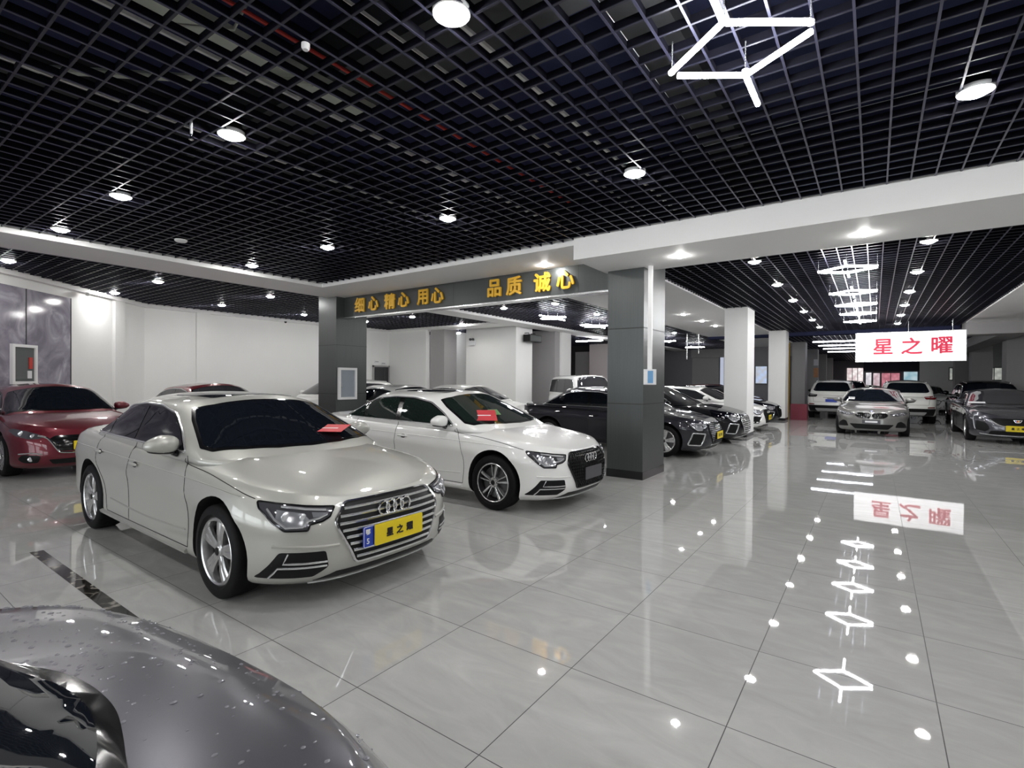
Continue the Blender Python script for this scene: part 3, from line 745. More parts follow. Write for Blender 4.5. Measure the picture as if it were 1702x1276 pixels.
def face_four_rings(c, style='slat', plate='dark', plate_txt=None, dy=0, lampv='late'):
    """hexagonal single-frame grille with the four interlaced rings"""
    hexo = [(-.385, .700), (.385, .700), (.475, .590), (.468, .545), (.345, .290), (-.345, .290), (-.468, .545), (-.475, .590)]
    hexo = [(a, b + dy) for a, b in hexo]
    g = c.decal('grille', 'F', round_poly(hexo, .03, 3), M['black'], .004, .06)
    hf = M['chrome'] if style in ('slat', 'bars') else M['blackgloss']
    c.trim('grille_frame', [('F', round_poly(hexo, .03, 3))], hf, .010 if style in ('slat', 'bars') else .012, .008, True, g)
    def wid(z):
        z -= dy
        if z > .59: return .475 - (z - .59) / .11 * .09
        if z > .545: return .47
        return .345 + (z - .29) / .255 * .125
    if style in ('slat', 'bars'):
        for z in np.arange(.33, .69, .047) + dy:
            w = wid(z) - .02
            if plate != 'none' and style == 'slat':
                pass
            c.trim('grille_slat', [('F', [(-w, z), (0, z), (w, z)])], M['satin'], .010, .010, False, g, 5)
    else:
        mb = MB(); rr = .024
        for j, z in enumerate(np.arange(.31, .69, .0365) + dy):
            w = wid(z) - .03
            for y in np.arange(-w + (j % 2) * .021, w, .042):
                p, n = c.proj('F', y, z, low=True)
                mb.tube([p + Vector((.012, .021 * math.cos(a), .021 * math.sin(a))) for a in np.linspace(0, 2 * PI, 7)[:-1] + PI / 6], .004, 4, True)
        mb.build('honeycomb_mesh', M['blackgloss'], g)
    rings_emblem(c, 0, .622 + dy, .048, M['chrome'], g)
    # headlamps
    lamp = [(.455, .684), (.62, .704), (.75, .729), (.825, .742), (.832, .70), (.80, .61), (.755, .556), (.640, .552), (.625, .588), (.55, .602), (.500, .624)]
    lamp = [(a, b + dy) for a, b in lamp]
    for sg in (1, -1):
        fl = lambda p: [(a * sg, b) for a, b in p][::sg]
        L = c.decal('headlight', 'F', fl(round_poly(lamp, .008, 2)), M['lampglass'], .005, .04)
        c.trim('lamp_rim', [('F', fl(round_poly(lamp, .008, 2)))], M['blackgloss'], .007, .004, True, L)
        q = lambda p: [(a * sg, b + dy) for a, b in p]
        c.decal('reflector_bowl', 'F', q([(.645, .660), (.765, .690), (.785, .630), (.735, .575), (.655, .575), (.620, .612)])[::sg], M['reflector'], .008, .05, .004, L)
        c.decal('reflector_bowl', 'F', q([(.50, .650), (.60, .664), (.60, .630), (.53, .632)])[::sg], M['reflector'], .008, .05, .004, L)
        c.trim('daytime_strip', [('F', q([(.515, .642), (.57, .622), (.640, .610), (.665, .578), (.745, .578), (.785, .630), (.802, .695)])), ('F', q([(.515, .668), (.63, .685), (.74, .708)]))], M['lampbright'], .008, .011, False, L)
        for yy, zz, r in ((.735, .648, .036), (.655, .640, .026)):
            p, n = c.proj('F', sg * yy, zz + dy)
            V, F = superell(.014, r, r, 12, 8, 2.0)
            MB().add([(x + p.x + .004, y + p.y, z + p.z) for x, y, z in V], F).build('projector_lens', M['lampbright'], L)
        # lower intakes
        if lampv == 'late':
            ink = [(.545, .405), (.775, .412), (.850, .235), (.60, .232), (.525, .295)]
            I = c.decal('fog_intake', 'F', fl(round_poly(ink, .012, 2)), M['black'], .004, .05)
            tm = M['satin']
            c.trim('intake_trim', [('F', q([(.535, .335), (.65, .335), (.755, .338), (.735, .405)])), ('F', q([(.535, .308), (.65, .308), (.775, .308), (.80, .240)]))], tm, .007, .008, False, I)
        else:
            ink = [(.60, .50), (.80, .52), (.84, .28), (.68, .27)]
            I = c.decal('fog_intake', 'F', fl(round_poly(ink, .012, 2)), M['black'], .004, .05)
            c.trim('intake_trim', [('F', fl(round_poly(ink, .015, 2)))], M['satin'], .016, .006, True, I)
    if lampv == 'late':
        for sg in (1, -1):
            c.trim('bumper_fold', [('F', [(.46 * sg, .432), (.60 * sg, .436), (.80 * sg, .452)])], c.pm, .012, -.001)
            ax = 'L' if sg > 0 else 'R'
            c.trim('waist_crease', [(ax, smooth_path([(.60, .762), (1.0, .790), (2.0, .815), (3.2, .838), (4.2, .860)], 4))], c.pm, .005, .0)
            c.trim('door_crease', [(ax, smooth_path([(1.40, .40), (2.2, .375), (3.10, .40)], 4))], c.pm, .008, .0)
    low = [(-.58, .192), (-.46, .242), (.46, .242), (.58, .192)]
    c.decal('lower_intake', 'F', [(a, b) for a, b in low][::-1], M['black'], .004, .08)
    c.trim('bumper_lip', [('F', [(-.60, .184), (-.3, .182), (0, .182), (.3, .182), (.60, .184)])], M['satin'] if style != 'none' else M['black'], .009, .008)
    if plate == 'yellow':
        hb, mx = c.flat_board('license_plate', .46, .15, 0, .452 + dy, M['platey'], off=.042)
        c.lettering(mx, plate_txt or '星之曜', .066, M['ink'], hb, .0, 0, .0022, gapx=.096)
    elif plate == 'dark':
        hb, mx = c.flat_board('plate_holder', .44, .15, 0, .44 + dy, M['platedark'], off=.030)
    return g

# ------------------------------------------------------------------ room shell
def box(name, x0, x1, y0, y1, z0, z1, m, parent=None): return MB().box(x0, x1, y0, y1, z0, z1).build(name, m, parent, smooth=False, fix=False)
ZG = 3.69
struct(box('floor', -22, 14, -12, 64, -.12, 0, M['floor']))
struct(box('ceiling_slab', -22, 14, -12, 64, 4.62, 4.8, M['slab']))
# open cell grille
g = MB(); e = MB(); e2 = MB(); gw = .004; fw = .0075
for x in np.arange(-22.18, 13.9, .2):
    y1 = 64 if -2.4 < x < 4 else 34
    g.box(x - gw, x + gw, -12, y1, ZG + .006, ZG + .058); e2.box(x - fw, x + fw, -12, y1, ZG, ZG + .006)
for y in np.arange(-11.97, 63.9, .2):
    x0, x1 = (-22, 13.9) if y < 34 else (-2.4, 4)
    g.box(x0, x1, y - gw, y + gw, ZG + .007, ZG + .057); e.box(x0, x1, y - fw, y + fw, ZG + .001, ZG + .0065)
gr = struct(g.build('ceiling_grille', M['grid'], smooth=False, fix=False))
e.build('grille_edge', M['edgelit'], gr, smooth=False, fix=False); e2.build('grille_edge', M['edgelitbright'], gr, smooth=False, fix=False)
# concrete beams and services over the grille
for i, y in enumerate((-3.6, 1.35, 9.4, 13.0, 17.2)):
    struct(box('slab_beam', -22, 14, y - .3, y + .25, 4.22, 4.64, M['slabgrey']))
for i, x in enumerate((-5.1, -.15, 4.4)):
    struct(box('slab_beam', x - .2, x + .2, -12, 34, 4.36, 4.64, M['slabgrey']))
pos = at = None
def rail(name, p, q, r, m, label, cat, group=None):
    o = MB().tube([p, q], r, 8).build(name, m); tag(o, label, cat, group); return o
def flatrail(x0, x1, y0, y1, z, label):
    o = box('ceiling_rail', x0, x1, y0, y1, z, z + .03, M['keel']); tag(o, label, 'rail', 'pale support rails above the grille'); return o

# beams and soffits
struct(box('beam_front', -2.36, 12, 5.10, 6.42, 3.38, ZG + .06, M['soffit']))
struct(box('beam_sign', -9.93, -2.36, 5.18, 6.36, 3.62, ZG + .06, M['soffit']))
struct(box('beam_left', -9.93, -8.76, -12, 5.18, 3.62, ZG + .06, M['soffit']))
struct(box('beam_inner', -9.75, -8.95, 6.62, 34, 3.62, ZG + .06, M['soffit']))
struct(box('beam_cross', -15.9, -9.75, 13.1, 14.0, 3.62, ZG + .06, M['soffit']))
struct(box('soffit_corridor', -5.0, -2.24, 6.62, 34, 3.66, ZG + .06, M['soffit']))
struct(box('soffit_right', 3.86, 13.5, 6.42, 21.6, 3.66, ZG + .06, M['soffit']))
struct(box('beam_right', 3.86, 13.5, 21.6, 22.6, 3.25, ZG + .06, M['greywall']))
struct(box('beam_right', 4.9, 5.6, 22.6, 60, 3.3, ZG + .06, M['greywall']))
struct(box('beam_cross', -5.0, 3.86, 23.0, 23.5, 3.55, ZG + .06, M['slab']))
# walls
def wall_line(name, p, q, z0, z1, t, m):
    a, b = Vector((*p, 0)), Vector((*q, 0)); d = (b - a).normalized(); n = Vector((-d.y, d.x, 0)) * t
    return struct(MB().prism([(a.x, a.y), (b.x, b.y), (b.x + n.x, b.y + n.y), (a.x + n.x, a.y + n.y)][::1], z0, z1).build(name, m, smooth=False))
wall_line('wall_left', (-15.9, 4.19), (-15.9, 13.3), 0, 4.62, .25, M['wall'])
A, B = Vector((-12.69, .67)), Vector((-15.9, 4.19)); D = (B - A).normalized()
def ob(t): q = A + D * t; return (q.x, q.y)
S0 = -6.5; S1 = (Vector((-13.98, 2.07)) - A).length
wall_line('wall_oblique', ob(S1), ob((B - A).length), 0, 4.62, .25, M['wall'])
wall_line('wall_oblique', ob(S0), ob(S1), 3.41, 4.62, .25, M['wall'])
wall_line('wall_stone', ob(S0), ob(S1), 0, 3.41, .22, M['stone'])
for k, t in enumerate((-2.9, -1.7, -.55, .62, S1 - .02)):
    w = .012
    wall_line('wall_joint', ob(t - w), ob(t + w), 0, 3.41, -.006, M['joint'])
wall_line('trim_oblique', ob(S1), ob((B - A).length), 3.60, ZG + .04, -.12, M['soffit'])
wall_line('trim_oblique', ob(S0), ob(S1), 3.60, ZG + .04, -.12, M['soffit'])
struct(box('trim_left', -15.9, -15.76, 4.2, 13.3, 3.60, ZG + .04, M['soffit']))
struct(box('pilaster', -15.9, -15.80, 5.55, 5.95, 0, 3.60, M['wall']))
wall_line('pilaster', ob(3.35), ob(3.75), 0, 3.60, -.08, M['wall'])
struct(box('wall_back', -16.1, -13.65, 13.3, 13.5, 0, 4.62, M['wall']))
struct(box('wall_door_lining', -15.9, -15.80, 11.45, 11.65, 0, 3.6, M['wall']))
struct(box('pillar', -13.65, -12.87, 13.55, 14.3, 0, ZG, M['greywall']))
struct(box('wall_recess', -16.1, -11.2, 18.2, 18.4, 0, 4.62, M['beige']))
struct(box('pillar', -14.38, -13.72, 15.2, 15.9, 0, ZG, M['wall']))
struct(box('wall_box', -12.35, -9.85, 14.3, 15.43, 0, ZG, M['wall']))
struct(box('pillar', -10.75, -9.55, 16.7, 17.1, 0, ZG, M['greywall']))
struct(box('pillar', -9.80, -9.45, 17.1, 17.9, 0, ZG, M['wall']))
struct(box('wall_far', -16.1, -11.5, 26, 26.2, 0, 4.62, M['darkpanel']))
struct(box('wall_far', -13.4, -10.6, 25.6, 25.95, 0, 3.30, M['greywall']))
struct(box('wall_far', -12.25, -8.6, 25.2, 25.5, 0, 4.62, M['pinkwall']))
struct(box('wall_side', -16.1, -15.9, 13.5, 40, 0, 4.62, M['wall']))
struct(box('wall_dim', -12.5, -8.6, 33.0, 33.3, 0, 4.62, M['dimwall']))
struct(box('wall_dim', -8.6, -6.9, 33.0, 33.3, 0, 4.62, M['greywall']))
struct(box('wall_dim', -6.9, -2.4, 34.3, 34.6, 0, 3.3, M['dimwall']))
struct(box('lintel_dim', -8.6, -2.4, 32.7, 33.0, 3.15, 4.62, M['greywall']))
struct(box('pillar', -6.0, -5.3, 33.0, 33.6, 0, 3.3, M['greywall']))
struct(box('wall_right', 13.3, 13.5, -12, 60, 0, 4.62, M['wall']))
struct(box('wall_rear', -16, 13.5, -11.6, -11.4, 0, 4.62, M['wall']))
struct(box('wall_end_side', 4, 13.5, 46, 46.3, 0, 4.62, M['wall']))
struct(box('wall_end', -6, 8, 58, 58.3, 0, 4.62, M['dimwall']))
struct(box('wall_corridor', -2.5, -2.3, 44, 58, 0, 4.62, M['wall']))

# pillars
def clad_pillar(x0, x1, y0, y1, z1, joints):
    o = box('pillar', x0, x1, y0, y1, 0, z1, M['cladding']); struct(o)
    for z in joints:
        j = MB().box(x0 - .003, x1 + .003, y0 - .003, y1 + .003, z, z + .012).build('pillar_joint', M['joint'], o, smooth=False)
    MB().box(x0 - .006, x1 + .006, y0 - .006, y1 + .006, 0, .13).build('pillar_skirting', M['skirt'], o, smooth=False)
clad_pillar(-2.27, -1.655, 6.13, 7.12, ZG + .05, (1.20, 2.42))
clad_pillar(-10.3, -9.57, 6.12, 7.05, ZG + .05, (1.20, 2.42))
def white_pillar(x0, x1, y0, y1, z1=ZG + .05, m=None):
    o = box('pillar', x0, x1, y0, y1, .10, z1, m or M['wall']); struct(o)
    MB().box(x0 - .004, x1 + .004, y0 - .004, y1 + .004, 0, .10).build('pillar_skirting', M['skirt'], o, smooth=False)
white_pillar(-2.24, -1.62, 14.0, 15.0); white_pillar(-2.28, -1.65, 21.8, 22.7); 
for y in (29.0, 36.0, 43.0, 50.0): white_pillar(-2.28, -1.65, y, y + .9, m=M['greywall'])
for y in (26.0, 35.0, 42.0, 49.0): white_pillar(5.55, 6.4, y, y + .9, m=M['greywall'])

# ------------------------------------------------------------------ lamps
def downlight(x, y, z, label, group, r=.095):
    t = empty('downlight', (x, y, z)); tag(t, label, 'ceiling light', group)
    MB().lathe([(r * .86, .004), (r * 1.12, -.004), (r * 1.16, .004), (r * 1.16, .03), (r * .86, .03)], 28, 'z', close=True).build('trim_ring', M['white'], t)
    MB().lathe([(.0001, -.036), (r * .35, -.034), (r * .66, -.025), (r * .84, -.010), (r * .88, .004)], 20).build('lens', M['lens'], t)
    MB().lathe([(r * 1.0, .03), (r * .9, .10), (.0001, .10)], 16).build('housing', M['black'], t)
    return t
mx_, my_ = (-8.20, -5.86, -3.25, -.68, 1.91), (.545, 3.305)
colw = ('beside the side beam', 'second from side beam', 'third from side beam', 'fourth from side beam', 'farthest from side beam')
for j, y in enumerate(my_):
    for i, x in enumerate(mx_):
        downlight(x, y, 3.687, f"round downlight {colw[i]}, in the row {('farther from', 'closer to')[j]} the slogan beam", 'round downlights in the main ceiling')
for y in (-2.2, -4.9):  # unseen lamps added for room lighting and car reflections
    for x in (-5.86, -3.25, -.68, 1.91, 4.5, 7.1): downlight(x, y, 3.687, 'unseen ceiling downlight added behind the camera to light the room', 'round downlights behind the camera')
for y in (.545, 3.305):  # more unseen lamps added to light the main bay
    for x in (4.5, 7.1): downlight(x, y, 3.687, 'unseen ceiling downlight added beside the camera to light the room', 'round downlights beside the camera')
for (x, y), l in zip(((-11.6, .594), (-11.55, 2.97), (-11.4, 5.45), (-14.19, 2.97), (-14.1, 5.5), (-14.0, 8.05)),
                     ('nearest the stone wall', 'second along the inner row', 'third along the inner row', 'at the bend of the white wall', 'in the middle of the white wall', 'beside the cabinet pillar')):
    downlight(x, y, 3.687, f'round downlight in the white wall strip, {l}', 'downlights of the strip by the white wall')
for x, y, l in ((-.97, 5.73, 'right of the grey pillar top'), (1.21, 5.87, 'over the aisle')):
    downlight(x, y, 3.382, f'small round downlight set in the thick white beam, {l}', 'downlights in the white beam', .07)
downlight(-3.46, 6.05, 3.622, 'small round downlight above the golden slogan letters', 'downlights in the white beam', .07)
cy = (8.13, 10.7, 13.29, 15.77, 18.27, 21.0); nth = ('first', 'second', 'third', 'fourth', 'fifth', 'last')
for x, side in ((-.41, 'left'), (1.97, 'right')):
    for k, y in enumerate(cy): downlight(x, y, 3.687, f'{nth[k]} round downlight of the aisle row {side} of the star lamps', 'downlights along the aisle')
for k, y in enumerate((14.36, 16.42, 18.24)): downlight(-3.53, y, 3.66, f'{nth[k]} small downlight in the white soffit beside the aisle', 'downlights in the white soffit', .075)
downlight(-5.79, 20.5, 3.687, 'round downlight in the dark bay beyond the white soffit', 'downlights of the rear bays')
for (x, y), l in zip(((-11.4, 10.4), (-11.4, 12.95), (-7.56, 10.4), (-7.62, 13.04), (-7.7, 15.6), (-5.86, 10.48), (-5.86, 13.07), (-13.84, 10.42), (-5.86, 15.6)),
                     ('over the white hatchback side', 'before the white box room', 'under the slogan letter gap', 'behind the nearer star lamp', 'behind the farther star lamp', 'before the nearer star lamp', 'before the farther star lamp', 'beside the cabinet pillar edge', 'hidden by the grey pillar')):
    downlight(x, y, 3.687, f'round downlight seen beneath the slogan beam, {l}', 'downlights of the rear bays')

def star_lamp(x, y, z, label, group=None, wx=.38, wy=.28, tail=.42):
    t = empty('star_lamp', (x, y, z)); tag(t, label, 'ceiling light', group)
    P = [((0, -wy - tail), (0, -wy - .02)), ((.012, -wy), (wx, -.03)), ((-.012, -wy), (-wx, .0)), ((-wx + .03, .05), (-.012, wy)), ((wx, .06), (.012, wy)), ((0, wy + .02), (0, wy + tail))]
    for (a, b), (c_, d) in P:
        tb = MB().tube([(a, b, 0), (c_, d, 0)], .017, 10).build('led_tube', M['tube'], t)
    for (a, b) in ((0, -wy), (0, wy), (wx, .015), (-wx, .03)):
        MB().tube([(a, b, .012), (a, b, ZG - z + .02)], .004, 6).build('hanger_wire', M['satin'], t)
        MB().lathe([(.0001, .03), (.02, .03), (.02, .012), (.0001, .012)], 10, 'z', (a, b, 0)).build('tube_joint', M['whitep'], t)
    return t
star_lamp(.655, 1.52, 3.5, 'large lit diamond of white LED tubes with a tail at each end, nearest the camera')
for k, y in enumerate((8.72, 11.43, 13.52, 15.51, 17.71)):
    star_lamp(.93, y, 3.5, f'{nth[k] if k < 4 else "last"} lit diamond of LED tubes in the row down the aisle', 'LED diamonds down the aisle', .42, .30, .45)
for k, (x, y) in enumerate(((-6.75, 11.83), (-6.69, 14.66))):
    star_lamp(x, y, 3.5, f"lit diamond of LED tubes beneath the slogan beam, {('nearer the beam', 'farther from the beam')[k]}", 'LED diamonds of the rear bay', .42, .30, .45)
for k, (x, y) in enumerate(((-6.9, 22.5), (-6.9, 27.5))):
    star_lamp(x, y, 3.5, f"distant lit diamond of LED tubes seen beside the white columns, {('before', 'behind')[k]} the nearer column", 'LED diamonds of the far bay', .5, .30, .45)
def bar_lamp(x0, x1, y, z, label, m='tube'):
    t = empty('linear_lamp', ((x0 + x1) / 2, y, z)); tag(t, label, 'ceiling light'); h = (x1 - x0) / 2
    MB().tube([(-h, 0, 0), (h, 0, 0)], .03, 10).build('led_tube', M[m], t)
    for s in (-1, 1): MB().tube([(s * h * .8, 0, .02), (s * h * .8, 0, ZG - z + .02)], .004, 6).build('hanger_wire', M['satin'], t)
bar_lamp(-14.0, -12.95, 14.6, 3.55, 'long LED tube lamp hanging before the beige recess')
bar_lamp(-10.6, -9.2, 20.5, 3.5, 'long LED tube lamp far behind the white off-roader')

# ------------------------------------------------------------------ signs
t = empty('slogan_beam', (0, 0, 0)); tag(t, 'dark grey slogan beam with golden characters between the two grey pillars', 'sign')
YS = 6.36
MB().box(-9.57, -2.27, YS, YS + .26, 3.13, 3.62).build('panel', M['cladding'], t, smooth=False)
for x in (-7.6, -5.9, -4.75, -2.95): MB().box(x, x + .006, YS - .002, YS + .1, 3.13, 3.62).build('panel_joint', M['joint'], t, smooth=False)
MB().box(-9.57, -2.27, YS + .02, YS + .24, 3.10, 3.13).build('bottom_strip', M['satin'], t, smooth=False)
for ch, px in zip('细心精心用心品质诚心', [-8.93, -8.42, -7.84, -7.38, -6.77, -6.33, -4.79, -4.32, -3.68, -3.19]):
    V, F = text_geo(ch, .37, .018, .011)
    mtx = frame((px, YS - .03, 3.385), (1, 0, 0), (0, 0, 1))
    MB().add(place(V, mtx), F).build('character', M['gold'], t, smooth=False, fix=False)
t = empty('lit_sign', (2.25, 20.3, 2.82)); tag(t, 'hanging white lightbox sign with three red characters over the aisle', 'sign')
MB().box(-1.47, 1.47, 0, .14, -.49, .49).build('light_box', M['signface'], t, smooth=False)
b = MB()
for a in ((-1.49, 1.49, -.01, .16, .49, .51), (-1.49, 1.49, -.01, .16, -.51, -.49), (-1.49, -1.47, -.01, .16, -.49, .49), (1.47, 1.49, -.01, .16, -.49, .49)): b.box(*a)
b.build('sign_frame', M['satin'], t, smooth=False)
for k, ch in enumerate('星之曜'):
    V, F = text_geo(ch, .60, .004, .013)
    MB().add(place(V, frame((-.70 + k * .79, -.008, .02), (1, 0, 0), (0, 0, 1))), F).build('character', M['signred'], t, smooth=False, fix=False)
for x in (.0, 1.15): MB().tube([(x, .07, .5), (x, .07, ZG - 2.82 + .02)], .010, 6).build('hanger_rod', M['satin'], t)

for k, x in enumerate((-11.5, -5.6, .3, 6.2)):  # unseen glowing windows, added to fill the car sides with light
    t = empty(f'window_{k + 1}', (x, -11.38, 0)); t['kind'] = 'structure'
    MB().box(-2.5, 2.5, 0, .03, .25, 3.0).build('pane', M['fillfront'], t, smooth=False)
    f = MB()
    for a in ((-2.6, -2.5, .15, 3.1), (2.5, 2.6, .15, 3.1), (-2.6, 2.6, 3.0, 3.1), (-2.6, 2.6, .15, .25), (-.04, .04, .25, 3.0)): f.box(a[0], a[1], -.02, .09, a[2], a[3])
    f.build('frame', M['satin'], t, smooth=False)

for k, y in enumerate((26.5, 29.5, 32.5, 36.0)):
    bar_lamp(-1.1, 1.3, y, 3.5, f'{nth[k]} dim LED bar beyond the dark cross beam left of the lit sign', 'tubedim')
for k, (x, y) in enumerate(((6.2, 17.2), (8.9, 17.2), (8.9, 26.0), (8.9, 30.0), (1.0, 42.0), (1.0, 48.0))):  # all but the first are hidden lamps added to brighten the far area
    downlight(x, y, 3.66, ('round downlight in the right hand white soffit at the picture edge' if k == 0 else 'unseen round downlight added to brighten the far bays beyond the columns'), 'downlights of the far right bays')

# ------------------------------------------------------------------ services above the grille
RL = ('under the pair of ducts', 'second from the aisle side', 'third from the aisle side', 'closest to the aisle', 'crossing the sprinkler', 'nearest the side beam')
for x, l in ((-1.213, 'over the red card of the silver saloon'), (-.787, 'touching the downlight before the thick beam'), (-.014, 'closest to the LED diamond'), (-3.611, 'beside the hanging sprinkler'), (-4.868, 'nearest the white wall'), (-2.40, 'beside the pale duct')):
    tag(box('ceiling_rail', x - .012, x + .012, -11, 5.1, 3.775, 3.80, M['keel']), f'pale steel rail above the ceiling grille, {l}', 'rail', 'pale steel rails above the grille')
for x0, x1, y, l in ((-5.9, -.7, 3.40, 'crosswise before the slogan beam'), (-.35, 1.9, 3.40, 'crosswise beside the far LED diamond tail'), (-2.1, -.65, 4.5, 'short piece near the thick beam')):
    tag(box('ceiling_rail', x0, x1, y - .013, y + .013, 3.80, 3.825, M['keel']), f'pale steel rail above the grille, {l}', 'rail', 'pale steel rails above the grille')
o = MB().tube([(-2.25, -4, 4.12), (-2.25, 4.9, 4.12)], .016, 8).build('fire_pipe', M['redpipe']); tag(o, 'thin red pipe seen through the ceiling grille', 'pipe')
o = box('air_duct', -2.86, -2.62, -3, 1.6, 4.16, 4.22, M['duct']); tag(o, 'pale flat duct seen through the ceiling grille, upper edge of the picture', 'duct')
o = MB().tube([(-4.4, -.6, 4.1), (-3.3, .35, 4.1), (-2.6, .9, 4.1)], .035, 8).build('air_duct', M['duct']); tag(o, 'pale round pipe crossing slantwise above the grille', 'pipe')
o = MB().tube([(-2.55, -.2, 3.95), (-2.4, .15, 4.05), (-2.2, .2, 4.3), (-1.9, -.1, 4.4)], .012, 6).build('loose_cable', M['duct']); tag(o, 'loose pale cable loop above the grille beside the flat duct', 'cable')
t = empty('sprinkler', (-3.36, .27, 3.60)); tag(t, 'small brass and white sprinkler hanging below the ceiling grille', 'sprinkler')
MB().tube([(0, 0, .02), (0, 0, .14)], .010, 8).build('pipe_stub', M['whitep'], t)
MB().lathe([(.0001, -.03), (.02, -.028), (.016, -.005), (.006, .005), (.006, .02), (.0001, .02)], 10).build('sprinkler_head', M['chrome'], t)
t = empty('smoke_detector', (-7.36, 1.77, 3.672)); tag(t, 'unlit flat white ceiling disc near the side beam', 'smoke detector')
MB().lathe([(.0001, -.012), (.07, -.012), (.085, 0), (.085, .02), (.0001, .02)], 24).build('disc', M['white'], t)
t = empty('smoke_detector', (-1.61, .21, 3.655)); tag(t, 'tiny white detector in the grille beside the red pipe', 'smoke detector')
MB().lathe([(.0001, -.01), (.018, -.01), (.026, .005), (.026, .03), (.0001, .03)], 14).build('disc', M['white'], t)

# ------------------------------------------------------------------ things on walls and pillars
t = empty('conduit', (-1.545, 6.105, 0)); tag(t, 'white cable trunking with switch box running down the grey pillar', 'conduit')
MB().box(-.032, .032, -.01, .03, 1.75, 3.39).build('trunking', M['white'], t, smooth=False)
sb = MB().box(-.07, .10, -.07, .03, 1.52, 1.76).build('breaker_box', M['whitep'], t, smooth=False)
MB().box(.0, .085, -.075, -.07, 1.545, 1.735).build('blue_cover', M['blueglass'] if 'blueglass' in M else M['plateb'], sb, smooth=False)
MB().box(-.06, -.015, -.074, -.07, 1.55, 1.73).build('switch_face', M['white'], sb, smooth=False)
t = empty('fire_cabinet', (-9.565, 0, 0)); tag(t, 'white framed glass cabinet fixed on the dark pillar behind the silver saloon', 'cabinet')
f = MB()
for y0, y1, z0, z1 in ((6.16, 6.70, 1.80, 1.86), (6.16, 6.70, 1.06, 1.12), (6.16, 6.215, 1.12, 1.80), (6.645, 6.70, 1.12, 1.80)): f.box(0, .07, y0, y1, z0, z1)
f.build('frame', M['white'], t, smooth=False)
MB().box(.0, .015, 6.2, 6.66, 1.1, 1.82).build('back_panel', M['cabback'], t, smooth=False)
MB().box(.05, .056, 6.21, 6.65, 1.12, 1.80).build('glass_door', M['cabglass'], t, smooth=False)
MB().box(.056, .075, 6.225, 6.245, 1.36, 1.48).build('handle', M['satin'], t, smooth=False)
t = empty('loudspeaker', (-9.80, 15.1, 3.22)); tag(t, 'black loudspeaker bracketed high on the white box room', 'loudspeaker')
MB().box(.03, .33, -.42, .42, -.14, .13).build('cabinet', M['black'], t, smooth=False)
MB().box(.33, .338, -.39, .39, -.115, .105).build('grille_cloth', M['cladding'], t, smooth=False)
for y in (-.22, .22): MB().tube([(-.05, y, .2), (.15, y, .2), (.15, y, .12)], .015, 6).build('bracket', M['black'], t)
t = empty('security_camera', (-15.74, 8.43, 3.60)); tag(t, 'small dark dome camera high on the white wall', 'camera')
MB().lathe([(.0001, .03), (.055, .03), (.055, .0), (.0001, .0)], 16).build('base', M['white'], t)
V, F = superell(.045, .045, .045, 14, 8, 2.0); MB().add([(x, y, z - .01) for x, y, z in V], F).build('dome', M['blackgloss'], t)
t = empty('security_camera', ob((Vector((-14.2, 2.35)) - A).length)[:2] + (3.56,)); tag(t, 'small white camera at the stone wall corner under the ceiling strip', 'camera')
t.location.x += .16; t.location.y += .06
V, F = superell(.07, .04, .04, 14, 8, 2.6); MB().add(V, F).build('housing', M['white'], t)
MB().tube([(-.02, 0, .03), (-.10, -.05, .09)], .012, 6).build('bracket', M['white'], t)
t = empty('emergency_lamp', (-11.99, 14.29, 3.08)); tag(t, 'small grey twin-headed emergency lamp on the white box room', 'lamp')
MB().box(-.14, .14, -.07, 0, -.10, .08).build('case', M['whitep'], t, smooth=False)
for x in (-.07, .07): MB().lathe([(.0001, -.06), (.05, -.05), (.05, .0), (.0001, .01)], 12, 'y', (x, -.05, .14)).build('lamp_head', M['cladding'], t)
t = empty('service_hatch', (-15.89, 0, 0)); tag(t, 'dark framed service window in the white wall beside the dark pillar', 'window')
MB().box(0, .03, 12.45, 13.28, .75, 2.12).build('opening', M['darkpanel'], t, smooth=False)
f = MB()
for a in ((12.40, 12.46, .75, 2.16), (13.24, 13.29, .75, 2.16), (12.40, 13.29, 2.10, 2.16)): f.box(0, .06, a[0], a[1], a[2], a[3])
f.build('frame', M['greywall'], t, smooth=False)
MB().box(.03, .034, 12.52, 13.0, 1.5, 2.05).build('inner_pane', M['glassgrey'], t, smooth=False)
t = empty('notice_strip', (-15.88, 0, 0)); tag(t, 'pair of small grey printed notices above the dark service window', 'notice')
for y, w, z in ((12.62, .22, 2.32), (12.98, .22, 2.26)): MB().box(0, .012, y - w / 2, y + w / 2, z - .05, z + .05).build('notice', M['paper'], t, smooth=False); MB().box(.012, .014, y - w * .4, y + w * .4, z - .015, z + .02).build('printed_line', M['greywall'], t, smooth=False)
t = empty('notice_board', (-15.79, 11.5, 0)); tag(t, 'white notice with dark lines beside the dark pillar edge', 'notice')
MB().box(0, .012, -.16, .16, 1.35, 1.95).build('sheet', M['paper'], t, smooth=False)
for k in range(6): MB().box(.012, .014, -.12, .12, 1.42 + k * .085, 1.445 + k * .085).build('printed_line', M['greywall'], t, smooth=False)
